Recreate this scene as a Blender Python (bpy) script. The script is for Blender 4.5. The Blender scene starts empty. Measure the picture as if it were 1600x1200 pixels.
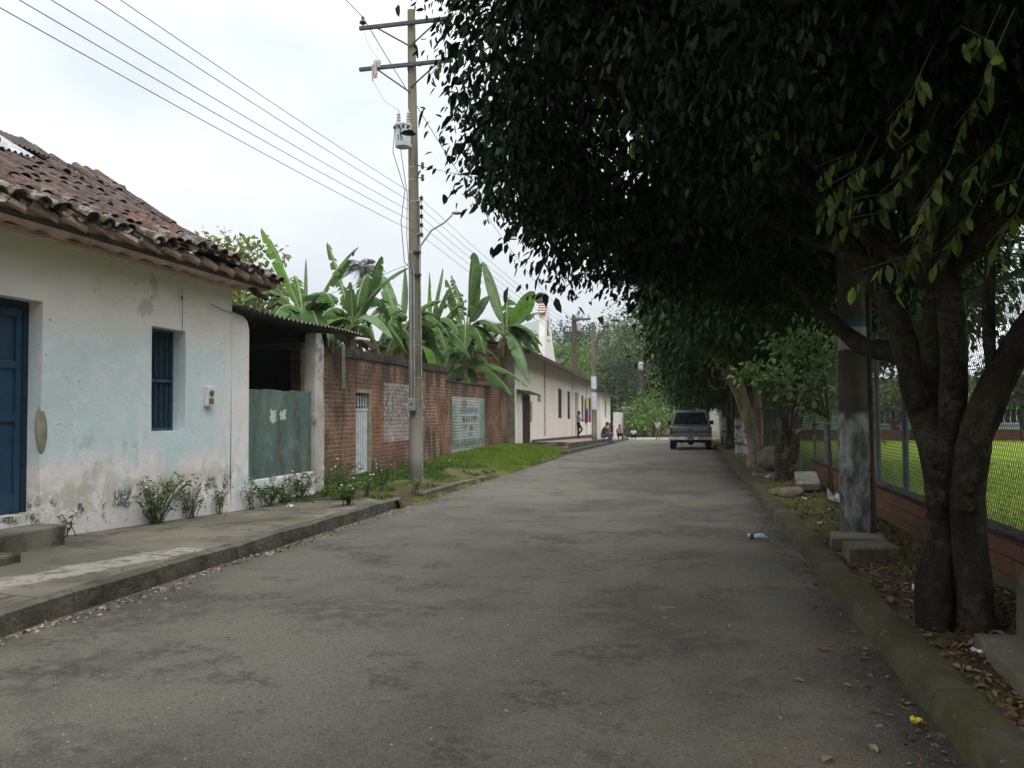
import bpy, bmesh, math, random
import numpy as np
from mathutils import Vector, Matrix, Quaternion
random.seed(7); rng=np.random.default_rng(7)
R=math.radians; PI=math.pi
scene=bpy.context.scene; COL=scene.collection
# ---------------------------------------------------------------- camera (metres; road runs along +Y, eye 1.6 m above it)
YAW,PITCH,ROLL=R(12.309),R(2.1295),R(-0.4); FPX=1290.0; EYE=np.array([0,0,1.6])
def rotm(yaw,pitch,roll):
    cz,sz=math.cos(yaw),math.sin(yaw); a=PI/2+pitch; cx,sx=math.cos(a),math.sin(a); cr,sr=math.cos(roll),math.sin(roll)
    return np.array([[cz,-sz,0],[sz,cz,0],[0,0,1]])@np.array([[1,0,0],[0,cx,-sx],[0,sx,cx]])@np.array([[cr,-sr,0],[sr,cr,0],[0,0,1]])
RM=rotm(YAW,PITCH,ROLL)
cam=bpy.data.cameras.new('camera'); camo=bpy.data.objects.new('camera',cam); COL.objects.link(camo)
m4=Matrix.Identity(4)
for i in range(3):
    for j in range(3): m4[i][j]=RM[i][j]
m4.translation=Vector(EYE); camo.matrix_world=m4
cam.sensor_width=36; cam.lens=FPX/1600*36; cam.clip_start=.05; cam.clip_end=9000
scene.camera=camo
# survey: a sight line measured in the photograph, met with a known plane of the street
def _ray(px,py): return RM@np.array([(px-800)/FPX,(600-py)/FPX,-1.0])
def onX(px,py,X): d=_ray(px,py); return EYE+d*(X/d[0])
def onY(px,py,Y): d=_ray(px,py); return EYE+d*(Y/d[1])
def onZ(px,py,z): d=_ray(px,py); return EYE+d*((z-1.6)/d[2])
def gz(y): return -.013*max(0.0,min(y,95)-33) if y<95 else -.013*62
# ---------------------------------------------------------------- materials
class NB:
    def __init__(s,name):
        s.m=bpy.data.materials.new(name); s.m.use_nodes=True; s.t=s.m.node_tree; s.t.nodes.clear()
        s.out=s.t.nodes.new('ShaderNodeOutputMaterial'); s._pos=None
    def n(s,ty,**k):
        x=s.t.nodes.new(ty)
        for a,v in k.items(): setattr(x,a,v)
        return x
    def l(s,a,b): s.t.links.new(a,b)
    def put(s,sock,v):
        if isinstance(v,bpy.types.NodeSocket): s.l(v,sock)
        elif isinstance(v,(tuple,list)) and len(v)==3 and sock.type=='RGBA': sock.default_value=(*v,1)
        else: sock.default_value=v
    def pos(s):
        if s._pos is None: s._pos=s.n('ShaderNodeNewGeometry').outputs['Position']
        return s._pos
    def vec(s,sc=(1,1,1),swap=None):
        v=s.pos()
        if swap:
            sx=s.n('ShaderNodeSeparateXYZ'); s.l(v,sx.inputs[0]); cx=s.n('ShaderNodeCombineXYZ')
            for i,a in enumerate(swap): s.l(sx.outputs[a],cx.inputs[i])
            v=cx.outputs[0]
        if tuple(sc)==(1,1,1): return v
        k=s.n('ShaderNodeVectorMath',operation='MULTIPLY'); s.l(v,k.inputs[0]); k.inputs[1].default_value=sc; return k.outputs[0]
    def rng(s,x,a,b,c=0.,d=1.,smooth=True):
        r=s.n('ShaderNodeMapRange'); r.interpolation_type='SMOOTHSTEP' if smooth else 'LINEAR'; r.clamp=True
        s.put(r.inputs[0],x); r.inputs[1].default_value=a; r.inputs[2].default_value=b; r.inputs[3].default_value=c; r.inputs[4].default_value=d; return r.outputs[0]
    def noise(s,scale,lo=None,hi=None,detail=5,sc=(1,1,1),rough=.6,dist=0.,off=0):
        x=s.n('ShaderNodeTexNoise'); v=s.vec(sc)
        if off:
            k=s.n('ShaderNodeVectorMath',operation='ADD'); s.l(v,k.inputs[0]); k.inputs[1].default_value=(off,off*1.7,off*.6); v=k.outputs[0]
        s.l(v,x.inputs['Vector']); x.inputs['Scale'].default_value=scale; x.inputs['Detail'].default_value=detail
        x.inputs['Roughness'].default_value=rough; x.inputs['Distortion'].default_value=dist
        return x.outputs['Fac'] if lo is None else s.rng(x.outputs['Fac'],lo,hi)
    def vor(s,scale,lo,hi,sc=(1,1,1),feat='F1'):
        x=s.n('ShaderNodeTexVoronoi',feature=feat); s.l(s.vec(sc),x.inputs['Vector']); x.inputs['Scale'].default_value=scale
        return s.rng(x.outputs['Distance'],lo,hi)
    def vcol(s,scale,lo,hi):
        x=s.n('ShaderNodeTexVoronoi'); s.l(s.vec(),x.inputs['Vector']); x.inputs['Scale'].default_value=scale
        q=s.n('ShaderNodeSeparateColor'); s.l(x.outputs['Color'],q.inputs[0]); return s.rng(q.outputs[0],lo,hi)
    def axis(s,i): 
        q=s.n('ShaderNodeSeparateXYZ'); s.l(s.pos(),q.inputs[0]); return q.outputs[i]
    def ax(s,i,a,b,wob=0.,wsc=1.):
        v=s.axis(i)
        if wob: v=s.add(v,s.mulv(s.add(s.noise(wsc),-.5),wob))
        return s.rng(v,a,b)
    def math(s,op,a,b=0.):
        k=s.n('ShaderNodeMath',operation=op); s.put(k.inputs[0],a); s.put(k.inputs[1],b); return k.outputs[0]
    def add(s,a,b): return s.math('ADD',a,b)
    def mulv(s,a,b): return s.math('MULTIPLY',a,b)
    def mul(s,*a):
        r=a[0]
        for x in a[1:]: r=s.math('MULTIPLY',r,x)
        return r
    def win(s,i,a,b,e=.1,wob=0.,wsc=2.): return s.mul(s.ax(i,a-e,a+e,wob,wsc),s.math('SUBTRACT',1.,s.ax(i,b-e,b+e,wob,wsc)))
    def mix(s,a,b,f,mode='MIX'):
        k=s.n('ShaderNodeMix',data_type='RGBA',blend_type=mode); s.put(k.inputs[0],f); s.put(k.inputs[6],a); s.put(k.inputs[7],b); return k.outputs[2]
    def isl(s,*stops):
        g=s.n('ShaderNodeNewGeometry'); r=s.n('ShaderNodeValToRGB'); s.l(g.outputs['Random Per Island'],r.inputs[0])
        e=r.color_ramp.elements; k=len(stops)
        e[0].color=(*stops[0],1); e[1].color=(*stops[-1],1)
        for i in range(1,k-1): q=e.new(i/(k-1)); q.color=(*stops[i],1)
        return r.outputs[0]
    def brick(s,c1,c2,mort,w=.22,h=.075,ms=.012,swap=(1,2,0),bias=0.):
        v=s.vec(swap=swap)
        nz=s.n('ShaderNodeTexNoise'); nz.inputs['Scale'].default_value=9; s.l(v,nz.inputs['Vector'])
        a=s.n('ShaderNodeVectorMath',operation='SCALE'); s.l(nz.outputs['Color'],a.inputs[0]); a.inputs['Scale'].default_value=.032
        b=s.n('ShaderNodeVectorMath',operation='ADD'); s.l(v,b.inputs[0]); s.l(a.outputs[0],b.inputs[1])
        x=s.n('ShaderNodeTexBrick'); s.l(b.outputs[0],x.inputs['Vector']); x.inputs['Scale'].default_value=1
        x.inputs['Brick Width'].default_value=w; x.inputs['Row Height'].default_value=h; x.inputs['Mortar Size'].default_value=ms; x.inputs['Mortar Smooth'].default_value=.3; x.inputs['Bias'].default_value=bias
        for k,c in (('Color1',c1),('Color2',c2),('Mortar',mort)): s.put(x.inputs[k],c)
        return x.outputs['Color'],x.outputs['Fac']
    def done(s,col,rough=.85,spec=.25,metal=0.,bump=None,trans=0.,alpha=None,bd=.02):
        p=s.n('ShaderNodeBsdfPrincipled'); s.put(p.inputs['Base Color'],col); s.put(p.inputs['Roughness'],rough); s.put(p.inputs['Metallic'],metal)
        p.inputs['Specular IOR Level'].default_value=spec
        if bump is not None:
            b=s.n('ShaderNodeBump'); b.inputs['Strength'].default_value=bump[1]; b.inputs['Distance'].default_value=bd; s.put(b.inputs['Height'],bump[0]); s.l(b.outputs[0],p.inputs['Normal'])
        sh=p.outputs[0]
        if trans:
            t=s.n('ShaderNodeBsdfTranslucent'); s.put(t.inputs['Color'],col); x=s.n('ShaderNodeMixShader'); x.inputs[0].default_value=trans
            s.l(sh,x.inputs[1]); s.l(t.outputs[0],x.inputs[2]); sh=x.outputs[0]
        s.l(sh,s.out.inputs['Surface']); return s.m
MATS={}
def plain(name,c,rough=.8,spec=.25,metal=0.,var=.35,sc=6.,bump=.15):
    n=NB(name); d=tuple(x*(1-var) for x in c)
    return n.done(n.mix(c,d,n.noise(sc,.35,.7)),rough,spec,metal,bump=(n.noise(sc*8),bump) if bump else None)
def leafmat(name,*stops,trans=.25,rough=.5,spec=.3):
    n=NB(name); return n.done(n.isl(*stops),rough,spec,trans=trans)
# ---------------------------------------------------------------- meshes
class MB:
    def __init__(s): s.V=[]; s.F=[]; s.I=[]; s.cur=0
    def mi(s,i): s.cur=i; return s
    def v(s,*p): s.V.append(tuple(float(c) for c in (p[0] if len(p)==1 else p))); return len(s.V)-1
    def f(s,*ix): s.F.append(tuple(ix)); s.I.append(s.cur)
    def quad(s,a,b,c,d): s.f(s.v(a),s.v(b),s.v(c),s.v(d))
    def poly(s,pts): s.f(*[s.v(p) for p in pts])
    def box(s,c,sz,rot=None,taper=1.):
        c=Vector(c); h=Vector(sz)/2; k=[]
        for z in (-1,1):
            t=taper if z>0 else 1
            for x,y in ((-1,-1),(1,-1),(1,1),(-1,1)):
                p=Vector((x*h.x*t,y*h.y*t,z*h.z))
                if rot is not None: p=rot@p
                k.append(s.v(c+p))
        for q in ((3,2,1,0),(4,5,6,7),(0,1,5,4),(1,2,6,5),(2,3,7,6),(3,0,4,7)): s.f(*[k[i] for i in q])
        return s
    def span(s,a,b): return s.box([(a[i]+b[i])/2 for i in range(3)],[abs(b[i]-a[i]) for i in range(3)])
    def tube(s,pts,r,seg=8,cap=True,jit=0.,sq=None):
        pts=[Vector(p) for p in pts]; n=len(pts); r=[r]*n if isinstance(r,(int,float)) else list(r)
        rings=[]; u=None
        for i,p in enumerate(pts):
            t=(pts[min(i+1,n-1)]-pts[max(i-1,0)]).normalized()
            if u is None: u=t.orthogonal().normalized()
            else: u=(u-t*u.dot(t)); u=u.normalized() if u.length>1e-6 else t.orthogonal().normalized()
            w=t.cross(u); ring=[]
            for k in range(seg):
                a=2*PI*k/seg; rr=r[i]*(1+(random.uniform(-jit,jit) if jit else 0)); ring.append(s.v(p+(u*math.cos(a)+w*math.sin(a))*rr))
            rings.append(ring)
        for i in range(n-1):
            for k in range(seg): k2=(k+1)%seg; s.f(rings[i][k],rings[i][k2],rings[i+1][k2],rings[i+1][k])
        if cap: s.f(*rings[0][::-1]); s.f(*rings[-1])
        return s
    def lathe(s,c,prof,seg=16,axis=(0,0,1)):
        c=Vector(c); q=Vector((0,0,1)).rotation_difference(Vector(axis)); rings=[]
        for r,z in prof: rings.append([s.v(c+q@Vector((r*math.cos(2*PI*k/seg),r*math.sin(2*PI*k/seg),z))) for k in range(seg)])
        for a,b in zip(rings,rings[1:]):
            for k in range(seg): k2=(k+1)%seg; s.f(a[k],a[k2],b[k2],b[k])
        s.f(*rings[0][::-1]); s.f(*rings[-1]); return s
    def prism(s,poly,a,b):
        """poly: list of 3D points, swept by vector from offset a to b (vectors)"""
        a=Vector(a); b=Vector(b); A=[s.v(Vector(p)+a) for p in poly]; B=[s.v(Vector(p)+b) for p in poly]; n=len(poly)
        s.f(*A[::-1]); s.f(*B)
        for i in range(n): j=(i+1)%n; s.f(A[i],A[j],B[j],B[i])
        return s
    def blob(s,c,rad,seed=0,sub=2,amp=.15):
        bm=bmesh.new(); bmesh.ops.create_icosphere(bm,subdivisions=sub,radius=1); off=len(s.V); rr=random.Random(seed)
        ph=[(rr.uniform(-3,3),rr.uniform(-3,3),rr.uniform(-3,3),rr.uniform(0,6)) for _ in range(5)]
        for v in bm.verts:
            k=1+amp*sum(math.sin(v.co.x*a+v.co.y*b+v.co.z*d+e) for a,b,d,e in ph)/2
            s.v(c[0]+v.co.x*rad[0]*k,c[1]+v.co.y*rad[1]*k,c[2]+v.co.z*rad[2]*k)
        for f in bm.faces: s.f(*[off+v.index for v in f.verts])
        bm.free(); return s
    def build(s,name,mat,parent=None,smooth=False,bevel=0.,fixn=True):
        return link(name,np.array(s.V,dtype=float).reshape(-1,3),s.F,mat,parent,smooth,s.I,bevel,fixn)
def origin(o):
    p=Vector((0,0,0))
    while o is not None: p+=o.location; o=o.parent
    return p
def link(name,V,F,mat,parent=None,smooth=False,I=None,bevel=0.,fixn=True):
    me=bpy.data.meshes.new(name)
    if parent is not None: V=V-np.array(origin(parent))
    if parent is None: c=np.array([(V[:,0].min()+V[:,0].max())/2,(V[:,1].min()+V[:,1].max())/2,V[:,2].min()]); V=V-c
    me.from_pydata(V.tolist(),[],F)
    ms=mat if isinstance(mat,(list,tuple)) else [mat]
    for m in ms: me.materials.append(m)
    if I is not None and len(ms)>1: me.polygons.foreach_set('material_index',I)
    if bevel or fixn:
        bm=bmesh.new(); bm.from_mesh(me)
        if bevel:
            bmesh.ops.remove_doubles(bm,verts=bm.verts,dist=1e-5)
            bmesh.ops.bevel(bm,geom=[e for e in bm.edges if len(e.link_faces)==2 and e.calc_face_angle(0)>.6],offset=bevel,segments=2,affect='EDGES',profile=.5)
        bmesh.ops.recalc_face_normals(bm,faces=bm.faces); bm.to_mesh(me); bm.free()
    if smooth:
        me.polygons.foreach_set('use_smooth',[True]*len(me.polygons))
        try: me.set_sharp_from_angle(angle=R(40))
        except Exception: pass
    me.update()
    o=bpy.data.objects.new(name,me); COL.objects.link(o)
    if parent is not None: o.parent=parent
    else: o.location=Vector(c)
    return o
def tag(o,label=None,cat=None,group=None,kind=None):
    if label: o['label']=label
    if cat: o['category']=cat
    if group: o['group']=group
    if kind: o['kind']=kind
    return o
def thing(name,label,cat,loc,group=None):
    o=bpy.data.objects.new(name,None); COL.objects.link(o); o.location=Vector(loc); o.empty_display_size=.2
    return tag(o,label,cat,group)
def copytree(o,parent=None,loc=None,rz=None,sc=None,label=None):
    c=o.copy(); COL.objects.link(c)
    if parent is not None: c.parent=parent
    if loc is not None: c.location=loc
    if rz is not None: c.rotation_euler=(0,0,rz)
    if sc is not None: c.scale=(sc,)*3 if isinstance(sc,(int,float)) else sc
    if label: c['label']=label
    for ch in list(o.children): copytree(ch,c)
    return c
def struct(o): o['kind']='structure'; return o
def stuff(o): o['kind']='stuff'; return o
def sheet(name,xs,ys,zf,mat,parent=None):
    V=[(x,y,zf(x,y)) for y in ys for x in xs]; n=len(xs)
    F=[(j*n+i,j*n+i+1,(j+1)*n+i+1,(j+1)*n+i) for j in range(len(ys)-1) for i in range(n-1)]
    return link(name,np.array(V,dtype=float),F,mat,parent,True,fixn=False)
def frange(a,b,s): return [a+(b-a)*i/max(1,round((b-a)/s)) for i in range(max(1,round((b-a)/s))+1)]
def wnoise(x,y,s=1.,seed=0):
    x=x*s+seed*7.3; y=y*s+seed*3.1
    return .5*math.sin(x*1.7+math.sin(y*1.3)*1.4)+.3*math.sin(y*2.9+1.7*math.sin(x*1.1))+.2*math.sin(x*5.1+y*4.3)
def wall_holes(mb,P,us,vs,hole,T,depth):
    """facade of cells; hole(u,v)->depth of recess or None; P(u,v,d) with d inward"""
    for i in range(len(us)-1):
        for j in range(len(vs)-1):
            u0,u1,v0,v1=us[i],us[i+1],vs[j],vs[j+1]; h=hole((u0+u1)/2,(v0+v1)/2)
            if not h: mb.quad(P(u0,v0,0),P(u1,v0,0),P(u1,v1,0),P(u0,v1,0)); mb.quad(P(u0,v0,T),P(u0,v1,T),P(u1,v1,T),P(u1,v0,T))
            else:
                def nb(a,b): return 0<=a<len(us)-1 and 0<=b<len(vs)-1 and hole((us[a]+us[a+1])/2,(vs[b]+vs[b+1])/2)
                if not nb(i-1,j): mb.quad(P(u0,v0,0),P(u0,v1,0),P(u0,v1,T),P(u0,v0,T))
                if not nb(i+1,j): mb.quad(P(u1,v0,0),P(u1,v0,T),P(u1,v1,T),P(u1,v1,0))
                if not nb(i,j-1): mb.quad(P(u0,v0,0),P(u0,v0,T),P(u1,v0,T),P(u1,v0,0))
                if not nb(i,j+1): mb.quad(P(u0,v1,0),P(u1,v1,0),P(u1,v1,T),P(u0,v1,T))
    a,b,c,d=us[0],us[-1],vs[0],vs[-1]
    mb.quad(P(a,c,0),P(a,c,T),P(a,d,T),P(a,d,0)); mb.quad(P(b,c,0),P(b,d,0),P(b,d,T),P(b,c,T)); mb.quad(P(a,d,0),P(a,d,T),P(b,d,T),P(b,d,0))
    return mb
# leaves: N small folded blades in one mesh
def nrmz(a): return a/np.maximum(np.linalg.norm(a,axis=1,keepdims=True),1e-9)
def leaves(name,P,D,U,L,W,mat,parent,six=True,I=None,droop=.15):
    N=len(P); D=nrmz(D); S=nrmz(np.cross(D,U)); Nn=nrmz(np.cross(S,D)); L=L[:,None]; W=W[:,None]
    if parent is not None: P=P-np.array(origin(parent))
    if six:
        k=np.stack([P,P+D*L*.32+S*W*.5+Nn*W*.16,P+D*L*.7+S*W*.42+Nn*W*.12-Nn*L*droop*.5,P+D*L-Nn*L*droop,P+D*L*.7-S*W*.42+Nn*W*.12-Nn*L*droop*.5,P+D*L*.32-S*W*.5+Nn*W*.16],1)
        b=np.arange(N)[:,None]*6; Q=np.concatenate([b+np.array([[0,1,2,3]]),b+np.array([[0,3,4,5]])],1).reshape(-1,4)
        if I is not None: I=np.repeat(I,2)
    else:
        k=np.stack([P,P+D*L*.5+S*W*.5,P+D*L-Nn*L*droop,P+D*L*.5-S*W*.5],1); Q=np.arange(N*4).reshape(-1,4)
    V=k.reshape(-1,3); me=bpy.data.meshes.new(name)
    me.vertices.add(len(V)); me.vertices.foreach_set('co',V.astype(np.float32).ravel())
    me.loops.add(Q.size); me.loops.foreach_set('vertex_index',Q.astype(np.int32).ravel())
    me.polygons.add(len(Q)); me.polygons.foreach_set('loop_start',(np.arange(len(Q))*4).astype(np.int32)); me.polygons.foreach_set('loop_total',np.full(len(Q),4,np.int32))
    for m in (mat if isinstance(mat,(list,tuple)) else [mat]): me.materials.append(m)
    if I is not None: me.polygons.foreach_set('material_index',I.astype(np.int32))
    me.update(calc_edges=True); me.validate()
    o=bpy.data.objects.new(name,me); COL.objects.link(o)
    if parent is not None: o.parent=parent
    return o
def blobpts(blobs,n,shell=.35):
    """n points in the union of ellipsoids, denser towards the skin; returns points and outward directions"""
    vol=np.array([b[1][0]*b[1][1]*b[1][2] for b in blobs])**(2/3); pick=rng.choice(len(blobs),n,p=vol/vol.sum())
    C=np.array([b[0] for b in blobs],float)[pick]; Rr=np.array([b[1] for b in blobs],float)[pick]
    d=nrmz(rng.normal(size=(n,3))); r=1-shell*rng.random(n)**1.3+.05*np.maximum(0,rng.normal(size=n))*(rng.random(n)<.3)
    return C+d*Rr*r[:,None], d
def crown(name,blobs,ncl,per,spread,L,wr,mat,parent,shell=.35,down=.5,out=.5,six=True,pale=0.,filt=None):
    C,O=blobpts(blobs,ncl,shell)
    if filt is not None: k=filt(C); C,O=C[k],O[k]
    n=len(C); P=np.repeat(C,per,0)+rng.normal(size=(n*per,3))*spread*np.array([1,1,.7]); O=np.repeat(O,per,0)
    D=O*out+np.array([0,0,-down])+rng.normal(size=P.shape)*.45; U=rng.normal(size=P.shape)*.7+np.array([0,0,1.])
    l=L*rng.uniform(.7,1.25,len(P)); I=None
    if pale: I=np.repeat((rng.random(n)<pale).astype(int),per)
    return leaves(name,P,D,U,l,l*wr,mat,parent,six,I)
# ================================================================ materials
def mk_asphalt():
    n=NB('asphalt'); c=n.mix((.138,.128,.106),(.092,.084,.067),n.noise(.45,.40,.60,sc=(1,.6,1))); c=n.mix(c,(.158,.146,.118),n.mul(n.ax(0,-1.6,-3.2,1.,.6),n.noise(1.1,.3,.6,off=44),.7))
    c=n.mix(c,(.160,.143,.112),n.mul(n.noise(.7,.50,.68,sc=(1,.7,1),off=3),n.noise(4,.3,.6),.8))
    c=n.mix(c,(.050,.047,.040),n.mul(n.noise(.62,.50,.62,sc=(.9,.8,1),off=11),n.noise(7,.38,.56),.6))
    c=n.mix(c,(.042,.040,.034),n.mul(n.noise(1.9,.56,.64,sc=(.9,1,1),off=61),n.noise(15,.38,.56),.6))
    c=n.mix(c,(.165,.135,.098),n.mul(n.ax(0,-1.2,.6),n.noise(.8,.45,.65,sc=(.6,1.2,1),off=21),.75))
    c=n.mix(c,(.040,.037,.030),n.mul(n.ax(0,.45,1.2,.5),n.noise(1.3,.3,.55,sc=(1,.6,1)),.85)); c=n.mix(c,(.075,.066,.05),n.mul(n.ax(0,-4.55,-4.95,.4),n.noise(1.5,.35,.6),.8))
    c=n.mix(c,(.042,.04,.034),n.mul(n.math('SUBTRACT',1.,n.ax(1,8.5,3.0,3.,.5)),0.0))
    c=n.mix(c,(.23,.215,.18),n.mul(n.vcol(110,.86,.97),.42)); c=n.mix(c,(.045,.042,.036),n.mul(n.vcol(90,.78,.95),.6))
    c=n.mix(c,(.24,.22,.18),n.mul(n.noise(1.3,.68,.74,off=31),n.noise(14,.4,.6),.6))
    h=n.add(n.noise(85,.3,.7),n.mulv(n.noise(1.2),1.6)); return n.done(c,.9,.2,bump=(h,.55),bd=.010)
def mk_concrete(name,a=(.24,.225,.19),b=(.14,.13,.105),moss=.5,mc=(.055,.06,.025)):
    n=NB(name); c=n.mix(a,b,n.noise(1.3,.35,.66)); c=n.mix(c,(.07,.064,.052),n.mul(n.noise(3.3,.52,.7),.8)); c=n.mix(c,mc,n.mul(n.noise(2.1,.45,.62,off=5),moss))
    c=n.mix(c,(.33,.31,.28),n.mul(n.noise(17,.6,.75),.5)); return n.done(c,.9,.2,bump=(n.add(n.noise(30),n.noise(4)),.5),bd=.015)
def mk_sidewalk():
    n=NB('sidewalk'); c=n.mix((.205,.178,.135),(.125,.115,.09),n.noise(.9,.36,.62)); c=n.mix(c,(.075,.07,.057),n.mul(n.noise(2.2,.5,.66,sc=(1,.6,1)),.85))
    c=n.mix(c,(.27,.20,.13),n.mul(n.noise(1.8,.57,.7,off=9,sc=(1.6,.6,1)),.6))
    x=n.add(n.axis(0),n.mulv(n.axis(1),-.22))
    m=n.mul(n.rng(n.add(x,n.mulv(n.noise(2.3),.5)),-7.13,-7.03),n.rng(n.add(x,n.mulv(n.noise(3.1,off=4),.45)),-6.80,-6.72,1,0),n.ax(1,8.25,8.05,.3),n.noise(9,.25,.5))
    c=n.mix(c,(.38,.36,.32),n.mul(m,n.noise(5,.3,.5),.7)); c=n.mix(c,(.055,.065,.02),n.mul(n.noise(1.7,.5,.62,off=17),n.ax(1,8.5,12),.6))
    c=n.mix(c,(.055,.05,.036),n.mul(n.math('LESS_THAN',n.math('FRACT',n.add(n.mulv(n.axis(1),.52),n.mulv(n.noise(4),.03))),.014),.8)); c=n.mix(c,(.06,.055,.04),n.mul(n.math('LESS_THAN',n.noise(1.1,off=40,dist=.6,detail=2),.505),n.math('GREATER_THAN',n.noise(1.1,off=40,dist=.6,detail=2),.497),.8))
    return n.done(c,.9,.2,bump=(n.add(n.noise(28),n.noise(3)),.5),bd=.02)
def mk_kerb(name,moss):
    n=NB(name); k_=.55 if moss>.5 else .85; c=n.mix(tuple(k_*x for x in (.19,.175,.145)),tuple(k_*x for x in (.10,.09,.072)),n.noise(2,.35,.65)); c=n.mix(c,(.056,.056,.014),n.mul(n.noise(1.6,.36,.58,off=2),moss)); c=n.mix(c,(.045,.042,.03),n.mul(n.noise(3.7,.5,.68,off=7),.75))
    c=n.mix(c,(.025,.023,.018),n.mul(n.math('LESS_THAN',n.math('FRACT',n.add(n.mulv(n.axis(1),.83),n.mulv(n.noise(5),.03))),.012),.6)); c=n.mix(c,(.29,.27,.24),n.mul(n.noise(14,.62,.74),.6)); return n.done(c,.92,.15,bump=(n.add(n.noise(24),n.mulv(n.noise(3),2.)),.7),bd=.03)
def mk_dirt():
    n=NB('verge_dirt'); c=n.mix((.085,.064,.042),(.048,.037,.025),n.noise(2.5,.35,.65)); c=n.mix(c,(.13,.14,.03),n.mul(n.noise(1.3,.46,.6,off=3),n.ax(1,7.5,11),.8)); c=n.mix(c,(.07,.085,.012),n.mul(n.noise(1.1,.48,.62,off=8),.7))
    c=n.mix(c,(.19,.15,.11),n.mul(n.noise(13,.56,.7),.6)); return n.done(c,.95,.1,bump=(n.add(n.noise(30),n.noise(6)),.9),bd=.03)
def mk_housewall():
    n=NB('house_plaster'); c=n.mix((.88,.82,.80),(.83,.755,.74),n.noise(1.4,.35,.65))
    bl=n.mul(n.noise(.8,.33,.50,off=6),n.ax(2,2.9,2.45,.5),n.ax(2,.95,1.25,.7),n.ax(1,12.3,10.9,.5))
    c=n.mix(c,(.62,.745,.785),n.mul(bl,.9)); c=n.mix(c,(.78,.80,.80),n.mul(n.noise(3.1,.54,.58,off=91),bl,.6))
    c=n.mix(c,(.56,.735,.73),n.mul(n.noise(2.6,.52,.60,off=13,sc=(1,1,.5)),n.ax(2,1.7,1.1,.3),.75)); c=n.mix(c,(.57,.73,.73),n.mul(n.noise(5.5,.55,.59,off=93,sc=(1,1,.45)),n.win(2,.7,1.7,.2,.4),.6))
    c=n.mix(c,(.45,.52,.49),n.mul(n.noise(5,.5,.62,off=3,sc=(1,1,.5)),n.noise(22,.36,.5),n.win(2,.85,1.45,.2,.4),n.ax(1,8.0,8.4),n.ax(1,10.2,9.2),.65))
    c=n.mix(c,(.54,.51,.41),n.mul(n.noise(2.2,.44,.50,off=19),n.noise(12,.3,.45),n.ax(2,1.0,.72,.4),.75))
    c=n.mix(c,(.085,.085,.07),n.mul(n.noise(4.2,.50,.58,off=23,sc=(1,1,.7)),n.noise(26,.38,.52),n.win(2,.30,.70,.10,.3),.95))
    c=n.mix(c,(.76,.74,.75),n.mul(n.ax(2,.52,.42,.35,3),n.noise(3,.34,.42,off=29),.85)); c=n.mix(c,(.30,.28,.22),n.mul(n.noise(9,.6,.64,off=97),n.ax(2,.7,.3,.3),.8))
    c=n.mix(c,(.13,.12,.10),n.mul(n.noise(21,.69,.72,off=33),.8)); c=n.mix(c,(.47,.45,.40),n.mul(n.noise(.9,.66,.68,off=52),.6))
    cr=n.noise(.9,off=77,dist=1.5,detail=4); c=n.mix(c,(.32,.28,.25),n.mul(n.rng(n.math('ABSOLUTE',n.add(cr,-.5)),.0030,.0012),n.noise(.8,.5,.56,off=78),.7))
    return n.done(c,.93,.12,bump=(n.add(n.noise(22),n.mulv(n.noise(2.2),3)),.25),bd=.03)
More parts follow.
